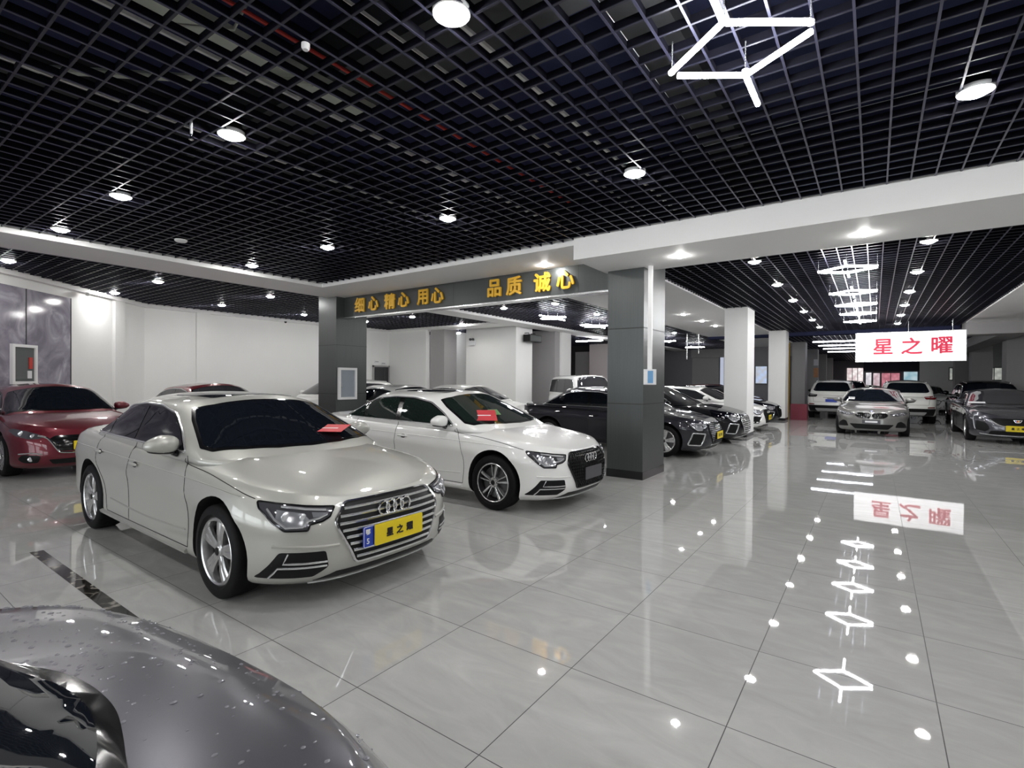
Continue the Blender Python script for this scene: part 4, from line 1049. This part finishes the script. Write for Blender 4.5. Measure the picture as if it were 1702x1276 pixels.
# window in the stone wall, and the inlay
n2 = Vector((-D.y, D.x, 0)); n2 = n2 if n2.dot(Vector((1, 0, 0))) > 0 or n2.y < 0 else -n2
def onstone(t0, t1, z0, z1, d0, d1):
    a, b = A + D * t0, A + D * t1; q = Vector((D.y, -D.x)) ; q = q if (Vector((1.3, -1.6)) - A).dot(q) > 0 else -q
    pts = [(a + q * d0), (b + q * d0), (b + q * d1), (a + q * d1)]
    return MB().prism([(p.x, p.y) for p in pts], z0, z1)
t0 = (Vector((-12.86, .85)) - A).length; t1 = (Vector((-13.24, 1.27)) - A).length
t = empty('picture_window', (0, 0, 0)); tag(t, 'small white framed glass panel on the stone wall above the red hatchback', 'framed panel')
f = onstone(t0 - .03, t0 + .03, 1.42, 2.24, 0, .06)
for g_ in (onstone(t1 - .03, t1 + .03, 1.42, 2.24, 0, .06), onstone(t0 + .03, t1 - .03, 2.18, 2.24, 0, .06), onstone(t0 + .03, t1 - .03, 1.42, 1.48, 0, .06)): f.add(g_.v, g_.f)
f.build('frame', M['white'], t, smooth=False)
onstone(t0 + .03, t1 - .03, 1.48, 2.18, .01, .03).build('pane', M['glassmid'], t, smooth=False)
onstone(t1 - .17, t1 - .08, 1.74, 1.98, .03, .045).build('extinguisher_body', M['redpipe'], t, smooth=False)
onstone(t1 - .20, t1 - .09, 1.54, 1.70, .03, .035).build('white_label', M['paper'], t, smooth=False)
o = MB().prism([(-4.81, -.45), (-1.2, -.45), (-1.2, -.36), (-4.79, -.36)], .0, .0025).build('floor_inlay', M['inlay'], smooth=False); struct(o)
# right of the first white column
t = empty('service_pole', (-5.45, 21.2, 0)); tag(t, 'pair of thin steel drop rods under the dark rear ceiling', 'rod')
MB().tube([(0, 0, 2.55), (0, 0, 3.7)], .03, 8).build('rod', M['satin'], t); MB().tube([(.5, 0, 2.8), (.5, 0, 3.65)], .018, 8).build('rod', M['satin'], t)
MB().tube([(.38, 0, 3.3), (.62, 0, 3.3)], .015, 6).build('cross_bar', M['satin'], t)
o = MB().tube([(-2.4, 28.8, 0), (-2.4, 28.8, 3.7)], .07, 10).build('gas_pipe', M['yellowpipe']); tag(o, 'yellow vertical pipe along the third column', 'pipe')
t = empty('red_box', (-1.25, 22.9, 0)); tag(t, 'dark red box standing on the floor against the white off-roader tail', 'box')
MB().box(-.30, .30, -.25, .25, .0, .62).build('body', M['maroonbox'], t, smooth=False)
MB().box(-.31, .31, -.26, .26, .62, .66).build('lid', M['maroonbox'], t, smooth=False)
# far windows and shop front
def lit_window(name, x0, x1, y, z0, z1, m, label, cat='window', bars=1):
    t = empty(name, ((x0 + x1) / 2, y, 0)); tag(t, label, cat); h = (x1 - x0) / 2
    f = MB()
    for a in ((-h - .05, -h, z0, z1), (h, h + .05, z0, z1), (-h - .05, h + .05, z1, z1 + .06), (-h - .05, h + .05, z0 - .06, z0)): f.box(a[0], a[1], -.05, .02, a[2], a[3])
    for k in range(1, bars + 1):
        x = -h + 2 * h * k / (bars + 1); f.box(x - .025, x + .025, -.05, .02, z0, z1)
    f.build('frame', M['cladding'], t, smooth=False)
    MB().box(-h, h, -.02, .0, z0, z1).build('pane', m, t, smooth=False); return t
lit_window('window_pane', -.9, .40, 57.9, 1.0, 3.0, M['dayshop'], 'bright shop window with white goods left of the dark far entrance', bars=2)
lit_window('shop_door', .62, 1.05, 57.9, .06, 2.55, M['daywhite'], 'bright glass door leaf, first one in the far entrance', 'door', 0)
lit_window('shop_door', 1.2, 1.7, 57.9, .06, 2.5, M['daypink'], 'pinkish glass door leaf beside the first one in the far entrance', 'door', 0)
lit_window('shop_door', 1.85, 3.2, 57.9, .06, 2.5, M['dayred'], 'reddish lit doorway in the middle of the far entrance', 'door', 1)
lit_window('wall_screen', 3.5, 4.5, 57.9, 1.75, 2.62, M['screen'], 'pale blue screen on the far entrance wall', 'screen', 0)
o = box('entrance_fascia', .45, 4.95, 57.3, 57.95, 2.68, 3.5, M['fascia']); tag(o, 'dark navy fascia over the far entrance beneath the lit sign', 'fascia')
for x0, x1, l in ((7.5, 8.45, 'right of the last visible grey column'), (6.45, 6.95, 'between the two grey columns'), (5.66, 6.0, 'left of the two grey columns')):
    lit_window('window_pane', x0, x1, 45.985, 1.85, 2.65, M['daydull'], f'dull daylit window on the far side, {l}')
lit_window('window_pane', -4.45, -3.85, 31.5, 1.5, 2.5, M['dayblue'], 'bluish bright window seen between the two white columns', bars=0)
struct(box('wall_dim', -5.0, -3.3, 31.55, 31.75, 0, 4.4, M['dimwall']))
o = box('poster', -1.86, -1.60, 35.98, 35.995, 2.65, 3.05, M['paper']); tag(o, 'white poster high on the far column left of the white off-roader', 'poster')
o = box('poster', -1.86, -1.60, 35.98, 35.995, 1.9, 2.5, M['posterorange']); tag(o, 'orange poster below the white one on the far column', 'poster')

# ------------------------------------------------------------------ other faces and tails
def both(pts, sg): return [(a * sg, b) for a, b in pts][::sg]
def face_wing(c):
    """red hatchback: low wide grille with a chrome wing under it"""
    g = [(-.42, .66), (.42, .66), (.50, .60), (.36, .42), (-.36, .42), (-.50, .60)]
    G = c.decal('grille', 'F', round_poly(g, .03, 3), M['blackgloss'], .004, .07)
    for z in (.48, .54, .60): c.trim('grille_slat', [('F', [(-.40, z), (0, z), (.40, z)])], M['black'], .008, .008, False, G)
    c.trim('grille_wing', [('F', smooth_path([(-.60, .665), (-.50, .62), (-.40, .45), (-.33, .40), (0, .39), (.33, .40), (.40, .45), (.50, .62), (.60, .665)], 4))], M['chrome'], .014, .008, False, G)
    for sg in (1, -1):
        lp = [(.54, .66), (.70, .735), (.83, .775), (.865, .74), (.82, .665), (.70, .615), (.58, .62)]
        L = c.decal('headlight', 'F', both(round_poly(lp, .03, 3), sg), M['lampglass'], .005, .05)
        for yy, zz, r in ((.76, .70, .042), (.655, .66, .034)):
            p, n = c.proj('F', sg * yy, zz); V, F = superell(.012, r, r, 14, 8, 2.0)
            MB().add([(x + p.x, y + p.y, z + p.z) for x, y, z in V], F).build('projector_lens', M['lampbright'], L)
        fg = [(.58, .36), (.76, .38), (.80, .31), (.74, .25), (.60, .25)]
        I = c.decal('fog_intake', 'F', both(round_poly(fg, .03, 3), sg), M['black'], .004, .05)
        p, n = c.proj('F', sg * .68, .31); V, F = superell(.012, .038, .038, 12, 8, 2.0)
        MB().add([(x + p.x, y + p.y, z + p.z) for x, y, z in V], F).build('fog_lamp', M['lampbright'], I)
        c.trim('intake_trim', [('F', both([(.57, .385), (.68, .405), (.79, .39)], sg))], M['satin'], .009, .006, False, I)
    c.decal('lower_intake', 'F', round_poly([(-.50, .30), (.50, .30), (.44, .22), (-.44, .22)], .03), M['black'], .004, .08)
    c.flat_board('license_plate', .44, .14, 0, .50, M['platey'], off=.045)
def face_kidney(c):
    for sg in (1, -1):
        k = [(.02, .60), (.05, .67), (.33, .685), (.40, .62), (.30, .545), (.06, .53)]
        G = c.decal('grille', 'F', both(round_poly(k, .04, 3), sg), M['blackgloss'], .005, .06)
        c.trim('grille_frame', [('F', both(round_poly(k, .04, 3), sg))], M['blackgloss'], .014, .006, True, G)
        for yy in np.arange(.07, .36, .05):
            c.trim('grille_slat', [('F', both([(yy, .565), (yy, .655)], sg))], M['black'], .008, .01, False, G)
        lp = [(.43, .665), (.62, .70), (.80, .725), (.85, .69), (.78, .635), (.60, .605), (.47, .61)]
        L = c.decal('headlight', 'F', both(round_poly(lp, .02, 3), sg), M['lampglass'], .005, .05)
        for pts in ([(.52, .63), (.55, .665), (.60, .668), (.62, .635)], [(.67, .645), (.69, .685), (.75, .69), (.775, .655)]):
            c.trim('daytime_strip', [('F', both(pts, sg))], M['lampbright'], .009, .008, False, L)
        fg = [(.62, .43), (.70, .46), (.80, .38), (.83, .27), (.56, .28)]
        I = c.decal('fog_intake', 'F', both(round_poly(fg, .03, 3), sg), M['black'], .004, .05)
    c.decal('lower_intake', 'F', round_poly([(-.54, .36), (.54, .36), (.40, .215), (-.40, .215)], .04), M['black'], .004, .07)
    H, mx = c.flat_board('plate_holder', .44, .12, 0, .43, M['platedark'], off=.03)
    MB().add(place([(x, y, z + .001) for x, y, z in MB().prism(rrect(.30, .05, .005), 0, .003).v], mx), MB().prism(rrect(.30, .05, .005), 0, .003).f).build('blank_strip', M['paper'], H, smooth=False)
    p, n = c.proj('T', .12, 0)
    V, F = superell(.006, .041, .041, 20, 8, 2.0)
    R = Matrix.Rotation(math.radians(-55), 4, 'Y')
    B = MB().add(place(V, Matrix.Translation(p + Vector((.005, 0, .004))) @ R), F).build('badge', M['chrome'], c.root)
    for q in range(4):
        a = [(0.0075, .030 * math.cos(t), .030 * math.sin(t)) for t in np.linspace(q * PI / 2, (q + 1) * PI / 2, 7)]
        MB().add(place([(.0078, 0, 0)] + a, Matrix.Translation(p + Vector((.005, 0, .004))) @ R), [tuple(range(8))]).build('badge_quarter', M['plateb'] if q % 2 else M['paper'], B, smooth=False, fix=False)
def face_shield(c):
    g = [(-.47, .66), (.47, .66), (.52, .60), (.30, .475), (-.30, .475), (-.52, .60)]
    G = c.decal('grille', 'F', round_poly(g, .03, 3), M['black'], .005, .06)
    c.trim('grille_frame', [('F', smooth_path([(-.52, .62), (-.30, .470), (0, .462), (.30, .470), (.52, .62)], 4))], M['satin'], .012, .006, False, G)
    mb = MB()
    for j, z in enumerate(np.arange(.50, .655, .022)):
        w = .28 + (z - .475) * 1.4
        P = c.path('F', [(-w, z), (0, z), (w, z)], .006); mb.tube(P, .004, 4)
    mb.build('grille_mesh', M['blackgloss'], G)
    # crest: a wide chevron shield
    p, n = c.proj('F', 0, .60, low=True); mx = frame(p + Vector((.03, 0, 0)), (0, 1, 0), (0, 0, 1))
    sh = [(-.085, .035), (.085, .035), (.050, -.030), (0, -.038), (-.050, -.030)]
    b = MB().prism(sh, -.006, .004); b.v = place(b.v, mx); B = b.build('crest', M['chrome'], G, smooth=False)
    for k, (x0, x1) in enumerate(((-.066, -.036), (-.030, 0), (0, .030), (.036, .066))):
        q = MB().prism([(x0, .026), (x1, .026), (x1 * .62, -.022), (x0 * .62, -.022)], .004, .0055); q.v = place(q.v, mx)
        q.build('crest_field', [M['plateb'], M['redcard'], M['gold'], M['ink']][k], B, smooth=False)
    for sg in (1, -1):
        lp = [(.55, .655), (.70, .70), (.84, .755), (.865, .73), (.80, .66), (.66, .615), (.56, .61)]
        L = c.decal('headlight', 'F', both(round_poly(lp, .02, 3), sg), M['lampglass'], .005, .05)
        c.trim('daytime_strip', [('F', both([(.80, .72), (.82, .62), (.80, .45), (.78, .36)], sg))], M['lampbright'], .010, .008, False, L)
        p, n = c.proj('F', sg * .68, .655); V, F = superell(.012, .03, .03, 12, 8, 2.0)
        MB().add([(x + p.x, y + p.y, z + p.z) for x, y, z in V], F).build('projector_lens', M['lampbright'], L)
        fg = [(.60, .55), (.76, .60), (.79, .36), (.60, .30), (.52, .40)]
        c.decal('fog_intake', 'F', both(round_poly(fg, .03, 3), sg), M['black'], .004, .05)
    c.decal('lower_intake', 'F', round_poly([(-.50, .34), (.50, .34), (.56, .24), (-.56, .24)], .03), M['black'], .004, .07)
    c.trim('bumper_lip', [('F', [(-.70, .25), (-.4, .222), (0, .215), (.4, .222), (.70, .25)])], M['satin'], .012, .006)
    H, mx = c.flat_board('license_plate', .46, .15, 0, .41, M['platey'], off=.03)
    c.lettering(mx, '星之曜', .066, M['ink'], H, gapx=.096, bold=.0022)
def tail_suv(c, lamp='dark', plate=True, dz=0.0):
    """tailgate seen from behind: rear screen, lamps, plate, dark lower bumper"""
    rw = [(-.60, 1.20), (.60, 1.20), (.68, 1.24), (.56, 1.54), (.45, 1.575), (-.45, 1.575), (-.56, 1.54), (-.68, 1.24)]
    c.decal('rear_window', 'B', [(a, b + dz) for a, b in round_poly(rw, .05)], M['glass'], .012, .05)
    for sg in (1, -1):
        lp = [(.50, 1.05), (.86, 1.10), (.89, 1.04), (.85, .95), (.56, .96)]
        c.decal('tail_lamp', 'B', both(round_poly([(a, b + dz) for a, b in lp], .03), sg), M['blackgloss'] if lamp == 'dark' else M['taillamp'], .014, .045)
        c.decal('reflector', 'B', both([(.62, .66), (.82, .67), (.82, .63), (.62, .62)], sg), M['taillamp'], .026, .05)
    c.decal('lower_bumper', 'B', round_poly([(-.86, .60), (.86, .60), (.80, .34), (-.80, .34)], .04), M['black'], .018, .045)
    c.decal('skid_plate', 'B', round_poly([(-.60, .48), (.60, .48), (.52, .36), (-.52, .36)], .04), M['satin'], .028, .045)
    c.trim('tailgate_seam', [('B', [(-.70, 1.10 + dz), (-.66, .74 + dz), (.66, .74 + dz), (.70, 1.10 + dz)])], M['gap'], .004)
    c.trim('tailgate_bar', [('B', [(-.30, .93 + dz), (0, .935 + dz), (.30, .93 + dz)])], M['chrome'], .012, .006)
    if plate:
        H, mx = c.flat_board('license_plate', .44, .14, 0, .80 + dz, M['plateb'], 'B', .03)
        q = MB().prism(rrect(.425, .125, .008), 0, .001); 
        c.trim('plate_lamp', [('B', [(-.15, .89 + dz), (.15, .89 + dz)])], M['black'], .012, .02, False, H)
        b = MB(); r = rrect(.42, .12, .01); b.tube([mx @ Vector((x, y, .002)) for x, y in r], .003, 4, True); b.build('plate_border', M['whiteink'], H)
def suv_common(c, gm=None, m_mirror=None, boxy=False, rear=False):
    gm = gm or M['glassgrey']
    zt = 1.70 if boxy else 1.545
    if boxy:
        dlo = [(1.72, 1.155), (1.92, 1.45), (2.05, 1.66), (2.5, 1.69), (3.6, 1.69), (4.30, 1.66), (4.42, 1.35), (4.42, 1.18), (3.0, 1.165)]
        panes = [[(1.80, 1.17), (1.97, 1.44), (2.09, 1.64), (2.72, 1.665), (2.70, 1.18)], [(2.80, 1.18), (2.82, 1.67), (3.55, 1.67), (3.55, 1.19)], [(3.63, 1.19), (3.63, 1.67), (4.26, 1.64), (4.37, 1.35), (4.37, 1.20)]]
        ws = [(1.42, 0), (1.45, .4), (1.52, .72), (1.60, .74), (1.80, .66), (1.86, .60), (1.80, .3), (1.78, 0)]
    else:
        dlo = [(1.62, 1.115), (1.90, 1.30), (2.15, 1.455), (2.5, 1.535), (3.0, 1.55), (3.6, 1.525), (4.0, 1.45), (4.18, 1.30), (4.16, 1.20), (3.5, 1.155), (2.5, 1.13)]
        panes = [[(1.70, 1.13), (1.93, 1.29), (2.17, 1.435), (2.50, 1.51), (2.72, 1.52), (2.70, 1.15)], [(2.80, 1.15), (2.82, 1.525), (3.25, 1.522), (3.52, 1.50), (3.50, 1.17)], [(3.58, 1.175), (3.60, 1.495), (3.96, 1.425), (4.12, 1.295), (4.10, 1.21)]]
        ws = [(1.20, 0), (1.23, .35), (1.32, .62), (1.42, .74), (1.54, .76), (1.90, .66), (2.02, .58), (1.96, .3), (1.94, 0)]
    c.glazing(dlo, panes, gm, M['satin'])
    full = lambda p: p + [(a, -b) for a, b in p[::-1] if abs(b) > 1e-6]
    sh = [(a + (.03 if i < 4 else -.025), b * .965) for i, (a, b) in enumerate(ws)]
    c.screens([full(ws), full(sh)], None, gm)
    c.mirrors(1.66 if not boxy else 1.75, 1.02, 1.20 if not boxy else 1.27, m_mirror)
    for sg, ax in ((1, 'L'), (-1, 'R')):
        c.trim('roof_rail', [('T', [(2.1, sg * .60), (2.6, sg * .615), (3.3, sg * .615), (3.9, sg * .60)])], M['satin'], .016, .02)
    if c.detail >= 1: 
        for ax in ('L', 'R'): c.trim('body_seam', [(ax, [(2.72, 1.1), (2.71, .36)])], M['gap'], .004)
    c.handles([(2.55, .97), (3.45, 1.0)])
    for ax in ('L', 'R'):
        c.decal('sill_cladding', ax, [(1.36, .42), (3.10, .42), (3.10, .28), (1.36, .28)], M['black'], .006, .12)
def face_suv(c):
    g = [(-.42, .86), (.42, .86), (.50, .76), (.36, .58), (-.36, .58), (-.50, .76)]
    G = c.decal('grille', 'F', round_poly(g, .03, 3), M['black'], .005, .08)
    c.trim('grille_frame', [('F', round_poly(g, .03, 3))], M['chrome'], .012, .006, True, G)
    for z in (.64, .70, .76, .82): c.trim('grille_slat', [('F', [(-.40, z), (0, z), (.40, z)])], M['satin'], .008, .008, False, G)
    for sg in (1, -1):
        lp = [(.52, .84), (.70, .90), (.85, .93), (.87, .88), (.78, .80), (.56, .78)]
        L = c.decal('headlight', 'F', both(round_poly(lp, .02, 3), sg), M['lampglass'], .005, .06)
        p, n = c.proj('F', sg * .70, .85); V, F = superell(.012, .035, .035, 12, 8, 2.0)
        MB().add([(x + p.x, y + p.y, z + p.z) for x, y, z in V], F).build('projector_lens', M['lampbright'], L)
    c.decal('lower_intake', 'F', round_poly([(-.60, .48), (.60, .48), (.54, .32), (-.54, .32)], .03), M['black'], .004, .09)

# ------------------------------------------------------------------ cars on the floor
def red_card(name, car, s, y, w, h, yaw, label, txt=True):
    p, n = car.proj('T', s, y)
    W = car.root.location
    e = Euler((0, 0, car.root.rotation_euler.z)).to_matrix()
    P = e @ p + W; N = e @ n
    xd = e @ Vector((math.sin(yaw), math.cos(yaw), 0))
    mx = frame(P + N * .010, xd, N.cross(xd) * 1.0)
    root = MB().prism(rrect(w, h, .006), -.0015, .0015); root.v = place(root.v, mx)
    o = root.build(name, M['redcard'], None, smooth=False); tag(o, label, 'price card')
    if txt:
        mb = MB().box(-w * .36, w * .32, -h * .06, h * .02, .0016, .0024); mb.v = place(mb.v, mx); mb.build('printed_line', M['whiteink'], o, smooth=False)
        mb = MB().lathe([(.0001, .0024), (h * .09, .0024), (h * .09, .0016), (.0001, .0016)], 16, 'z', (-w * .40, h * .22, 0)); mb.v = place(mb.v, mx); mb.build('printed_logo', M['whiteink'], o, smooth=False)
    return o

c = Car('silver_sedan', 'sedan', (-3.955, 1.005), -0.8, 'p_silver', 'silver saloon with slatted chrome grille, yellow plate and red card behind the windscreen', 1.6)
sedan_common(c); face_four_rings(c, 'slat', 'yellow', '星之耀'); c.wheels('five')
hb, mx = c.flat_board('registration_plate', .10, .15, -.268, .452, M['plateb'], off=.036)
c.lettering(mx, '鄂', .042, M['whiteink'], hb, -.012, .035, .0006); c.lettering(mx, '5', .055, M['whiteink'], hb, -.012, -.030, .0006)
b = MB().tube([mx @ Vector((x, y, .002)) for x, y in rrect(.092, .142, .01)], .002, 4, True); b.build('plate_border', M['whiteink'], hb)
c.trim('sill_strip', [('L', [(1.38, .235), (3.40, .24)])], c.pm, .022, .004); c.trim('sill_strip', [('R', [(1.38, .235), (3.40, .24)])], c.pm, .022, .004)
red_card('price_card', c, 1.345, .27, .42, .24, 1.0, 'red card with white print behind the windscreen of the silver saloon')

c = Car('white_sedan', 'sedan', (-3.90, 4.13), 0, 'p_white', 'white saloon with black honeycomb grille and dark plate holder beside the grey pillar', 1.4)
sedan_common(c, gm=M['glassg']); face_four_rings(c, 'comb', 'dark'); c.wheels('twin')
c.trim('sill_strip', [('R', [(1.38, .235), (3.40, .24)])], c.pm, .022, .004); c.trim('sill_strip', [('L', [(1.38, .235), (3.40, .24)])], c.pm, .022, .004)
red_card('price_card', c, 1.40, -.50, .42, .30, .8, 'red card on the windscreen of the white saloon')

p, n = c.proj('T', 1.40, -.25); b = MB().prism(rrect(.20, .16, .004), -.0015, .0015)
xd = Vector((math.sin(.5), math.cos(.5), 0)); mx = frame(p + Vector((-3.90, 4.13, 0)) + n * .011, xd, n.cross(xd)); b.v = place(b.v, mx)
o = b.build('booklet', M['leaflet'], None, smooth=False); tag(o, 'small green and yellow leaflet beside the red card on the white saloon', 'leaflet')
b = MB().box(-.06, .03, -.03, .05, .0016, .0024); b.v = place(b.v, mx); b.build('printed_block', M['platey'], o, smooth=False)
c = Car('wet_grey_coupe', 'coupe', (.363, -3.395), -85.3, 'p_grey', 'dark grey car with water drops on its tail, cut off by the picture corner', 1.8)
sedan_common(c, rear=False); face_four_rings(c, 'comb', 'dark'); c.wheels('five')
full = lambda p: p + [(a, -b) for a, b in p[::-1] if abs(b) > 1e-6]
rw = c.decal('rear_window_surround', 'T', round_poly(full([(3.45, 0), (3.48, .30), (3.56, .48), (4.02, .585), (4.20, .535), (4.315, .43), (4.39, .31), (4.43, .2), (4.46, .1), (4.468, 0)]), .10, 5), M['blackgloss'], .003, .06)
c.decal('rear_window', 'T', round_poly(full([(3.49, 0), (3.52, .28), (3.60, .45), (4.02, .55), (4.18, .50), (4.285, .40), (4.36, .285), (4.40, .18), (4.43, .09), (4.437, 0)]), .10, 5), M['glass'], .006, .06, parent=rw)
for sg in (1, -1):
    L = c.decal('tail_lamp', 'B', both(round_poly([(.42, .86), (.70, .90), (.86, .89), (.89, .80), (.70, .76), (.46, .78)], .03), sg), M['taillamp'], .005, .04)
    c.trim('lamp_strip', [('B', both([(.46, .83), (.66, .86), (.84, .85)], sg))], M['lampbright'], .006, .006, False, L)
c.decal('lower_bumper', 'B', round_poly([(-.80, .42), (.80, .42), (.70, .24), (-.70, .24)], .04), M['black'], .006, .08)
mb = MB()
for k in range(620):
    s_, y_ = random.uniform(4.35, 4.80), random.uniform(-.85, .85)
    if k % 3 == 0: y_ = -abs(y_)
    p, n = c.proj('T', s_, y_); r = random.choice((.002, .0025, .003, .004, .005))
    V, F = superell(r * random.uniform(1, 1.5), r, r * .5, 8, 5, 2.0); mb.add([(x + p.x, y + p.y, z + p.z) for x, y, z in V], F)
o = mb.build('water_drops', M['water'], c.root, fix=False); o['kind'] = 'stuff'

c = Car('grey_sedan', 'sedan', (-3.72, 9.72), 0, 'p_slate', 'dark slate saloon with yellow plate half hidden by the grey pillar', 1.0)
sedan_common(c); face_four_rings(c, 'comb', 'yellow', '星之曜', lampv='early'); c.wheels('five')
c = Car('black_sedan', 'long', (-3.80, 12.75), 0, 'p_black', 'black saloon with upright chrome-framed grille between the grey pillar and the white column', 1.0)
sedan_common(c, .18); face_four_rings(c, 'bars', 'none', lampv='early'); c.wheels('five')
c = Car('white_sedan', 'sedan', (-3.78, 16.45), 0, 'p_white', 'white saloon with yellow plate behind the first white column', .7)
sedan_common(c); face_four_rings(c, 'none', 'yellow', '星之曜', lampv='early'); c.wheels('five')
c = Car('black_sedan', 'sedan', (-3.86, 19.5), 0, 'p_black', 'black saloon tucked beside the second white column', .7)
sedan_common(c); face_four_rings(c, 'none', 'none', lampv='early'); c.wheels('five')
c = Car('maroon_hatchback', 'hatch', (-5.2, 25.5), 0, 'p_maroon', 'dark red hatchback between the two white columns', .6)
sedan_common(c, .04, rear=False, sunroof=False); face_wing(c); c.wheels('five')

# second row, by the white wall
c = Car('red_hatchback', 'hatch', (-11.20, 1.10), 0, 'p_red', 'bright red hatchback with yellow plate and a chrome wing under its grille', 1.0)
sedan_common(c, .04, chrome=False, rear=False, sunroof=False); face_wing(c); c.wheels('five')
c = Car('maroon_hatchback', 'hatch', (-11.45, 4.15), 0, 'p_maroon', 'maroon hatchback showing its roof behind the silver saloon', .7)
sedan_common(c, .04, gm=M['glassgrey'], rear=False, sunroof=False); face_wing(c); c.wheels('five')
c = Car('white_sedan', 'sedan', (-9.35, 8.15), 0, 'p_white', 'white saloon with a dark sunroof just behind the white saloon with honeycomb grille', .7)
sedan_common(c); face_four_rings(c, 'slat', 'none'); c.wheels('five')
c = Car('white_sedan', 'sedan', (-9.05, 10.6), 0, 'p_pearl', 'white saloon with grey windscreen in front of the white box room', .7)
sedan_common(c, gm=M['glassgrey'], sunroof=False); face_four_rings(c, 'slat', 'none'); c.wheels('five')
c = Car('white_hatchback', 'suv', (-13.45, 8.95), -90, 'p_pearl', 'white hatchback with rear spoiler, side on behind the pillar with the glass cabinet', .7)
suv_common(c, M['glassgrey']); face_suv(c); tail_suv(c); c.wheels('five')
c.root.scale = (1.0, 1.0, .93)
c = Car('white_suv', 'boxy', (-7.25, 15.1), -35, 'p_white', 'tall boxy white off-roader beyond the dark slate saloon', .7)
suv_common(c, M['glassgrey'], boxy=True); face_suv(c); c.wheels('five'); c.root.scale = (.8, .9, .97)

# the far right side
c = Car('silver_sedan', 'bimmer', (1.30, 19.0), -91, 'p_bmw', 'silver grey saloon with black twin grille facing down the aisle under the lit sign', 1.0)
sedan_common(c, 0); face_kidney(c); c.wheels('five')
p, n = c.proj('T', 1.36, -.50)
o = MB().box(-.004, .004, -.14, .14, -.09, .09); 
e = c.root.matrix_basis.to_3x3(); Rz = Euler((0, 0, math.radians(-91))).to_matrix()
N = Rz @ n; P = Rz @ p + Vector((1.30, 19.0, 0)); xd = Rz @ Vector((0, 1, 0)); mx = frame(P + N * .01, xd, N.cross(xd))
b = MB().prism(rrect(.26, .17, .004), -.001, .001); b.v = place(b.v, mx)
o = b.build('paper_sheet', M['paper'], None, smooth=False); tag(o, 'white paper sheet on the windscreen of the saloon with black twin grille', 'paper')
mb = MB().box(-.10, .08, -.05, .05, .001, .0016); mb.v = place(mb.v, mx); mb.build('printed_block', M['greywall'], o, smooth=False)

c = Car('grey_sedan', 'long', (4.34, 19.0), -90, 'p_cad', 'gunmetal saloon with crest on its black grille and yellow plate at the picture edge', 1.0)
sedan_common(c, .18, gm=M['glassgrey']); face_shield(c); c.wheels('five')
p, n = c.proj('T', 1.42, -.50); Rz = Euler((0, 0, math.radians(-90))).to_matrix(); N = Rz @ n; P = Rz @ p + Vector((4.34, 19.0, 0)); xd = Rz @ Vector((0, 1, 0))
b = MB().prism(rrect(.62, .10, .01), -.001, .001); b.v = place(b.v, frame(P + N * .012, xd, N.cross(xd)))
o = b.build('paper_strip', M['paper'], None, smooth=False); tag(o, 'long white paper strip low on the windscreen of the gunmetal saloon', 'paper')
c = Car('white_suv', 'suv', (-.18, 26.3), 90, 'p_pearl', 'white tail of an off-roader with blue plate next to the red box', .8)
suv_common(c, M['glass'], M['black']); tail_suv(c); c.wheels('five')
c = Car('white_suv', 'suv', (2.35, 25.4), 90, 'p_pearl', 'white off-roader with black lower bumper directly behind the twin-grille saloon', .8)
suv_common(c, M['glass'], M['black']); tail_suv(c, 'red', plate=False); c.wheels('five')
c = Car('black_suv', 'suv', (.15, 33.0), 90, 'p_black', 'black off-roader roof rising behind the white tail with blue plate', .5)
suv_common(c, M['glass']); tail_suv(c, plate=False); c.wheels('five')
c = Car('black_suv', 'suv', (4.75, 25.6), 90, 'p_black', 'black off-roader behind the gunmetal saloon', .6)
suv_common(c, M['glass']); tail_suv(c, 'red', plate=False); c.wheels('five')
c = Car('silver_sedan', 'sedan', (1.0, 42.0), 90, 'p_silver', 'small pale saloon far off in front of the bright shop doors', .4)
sedan_common(c, gm=M['glassgrey']); c.wheels('five')
c = Car('white_sedan', 'hatch', (3.75, 36.0), -90, 'p_white', 'distant white car beyond the two white off-roaders, left of the black one', .4)
sedan_common(c, .04, gm=M['glassgrey'], rear=False); face_wing(c); c.wheels('five')
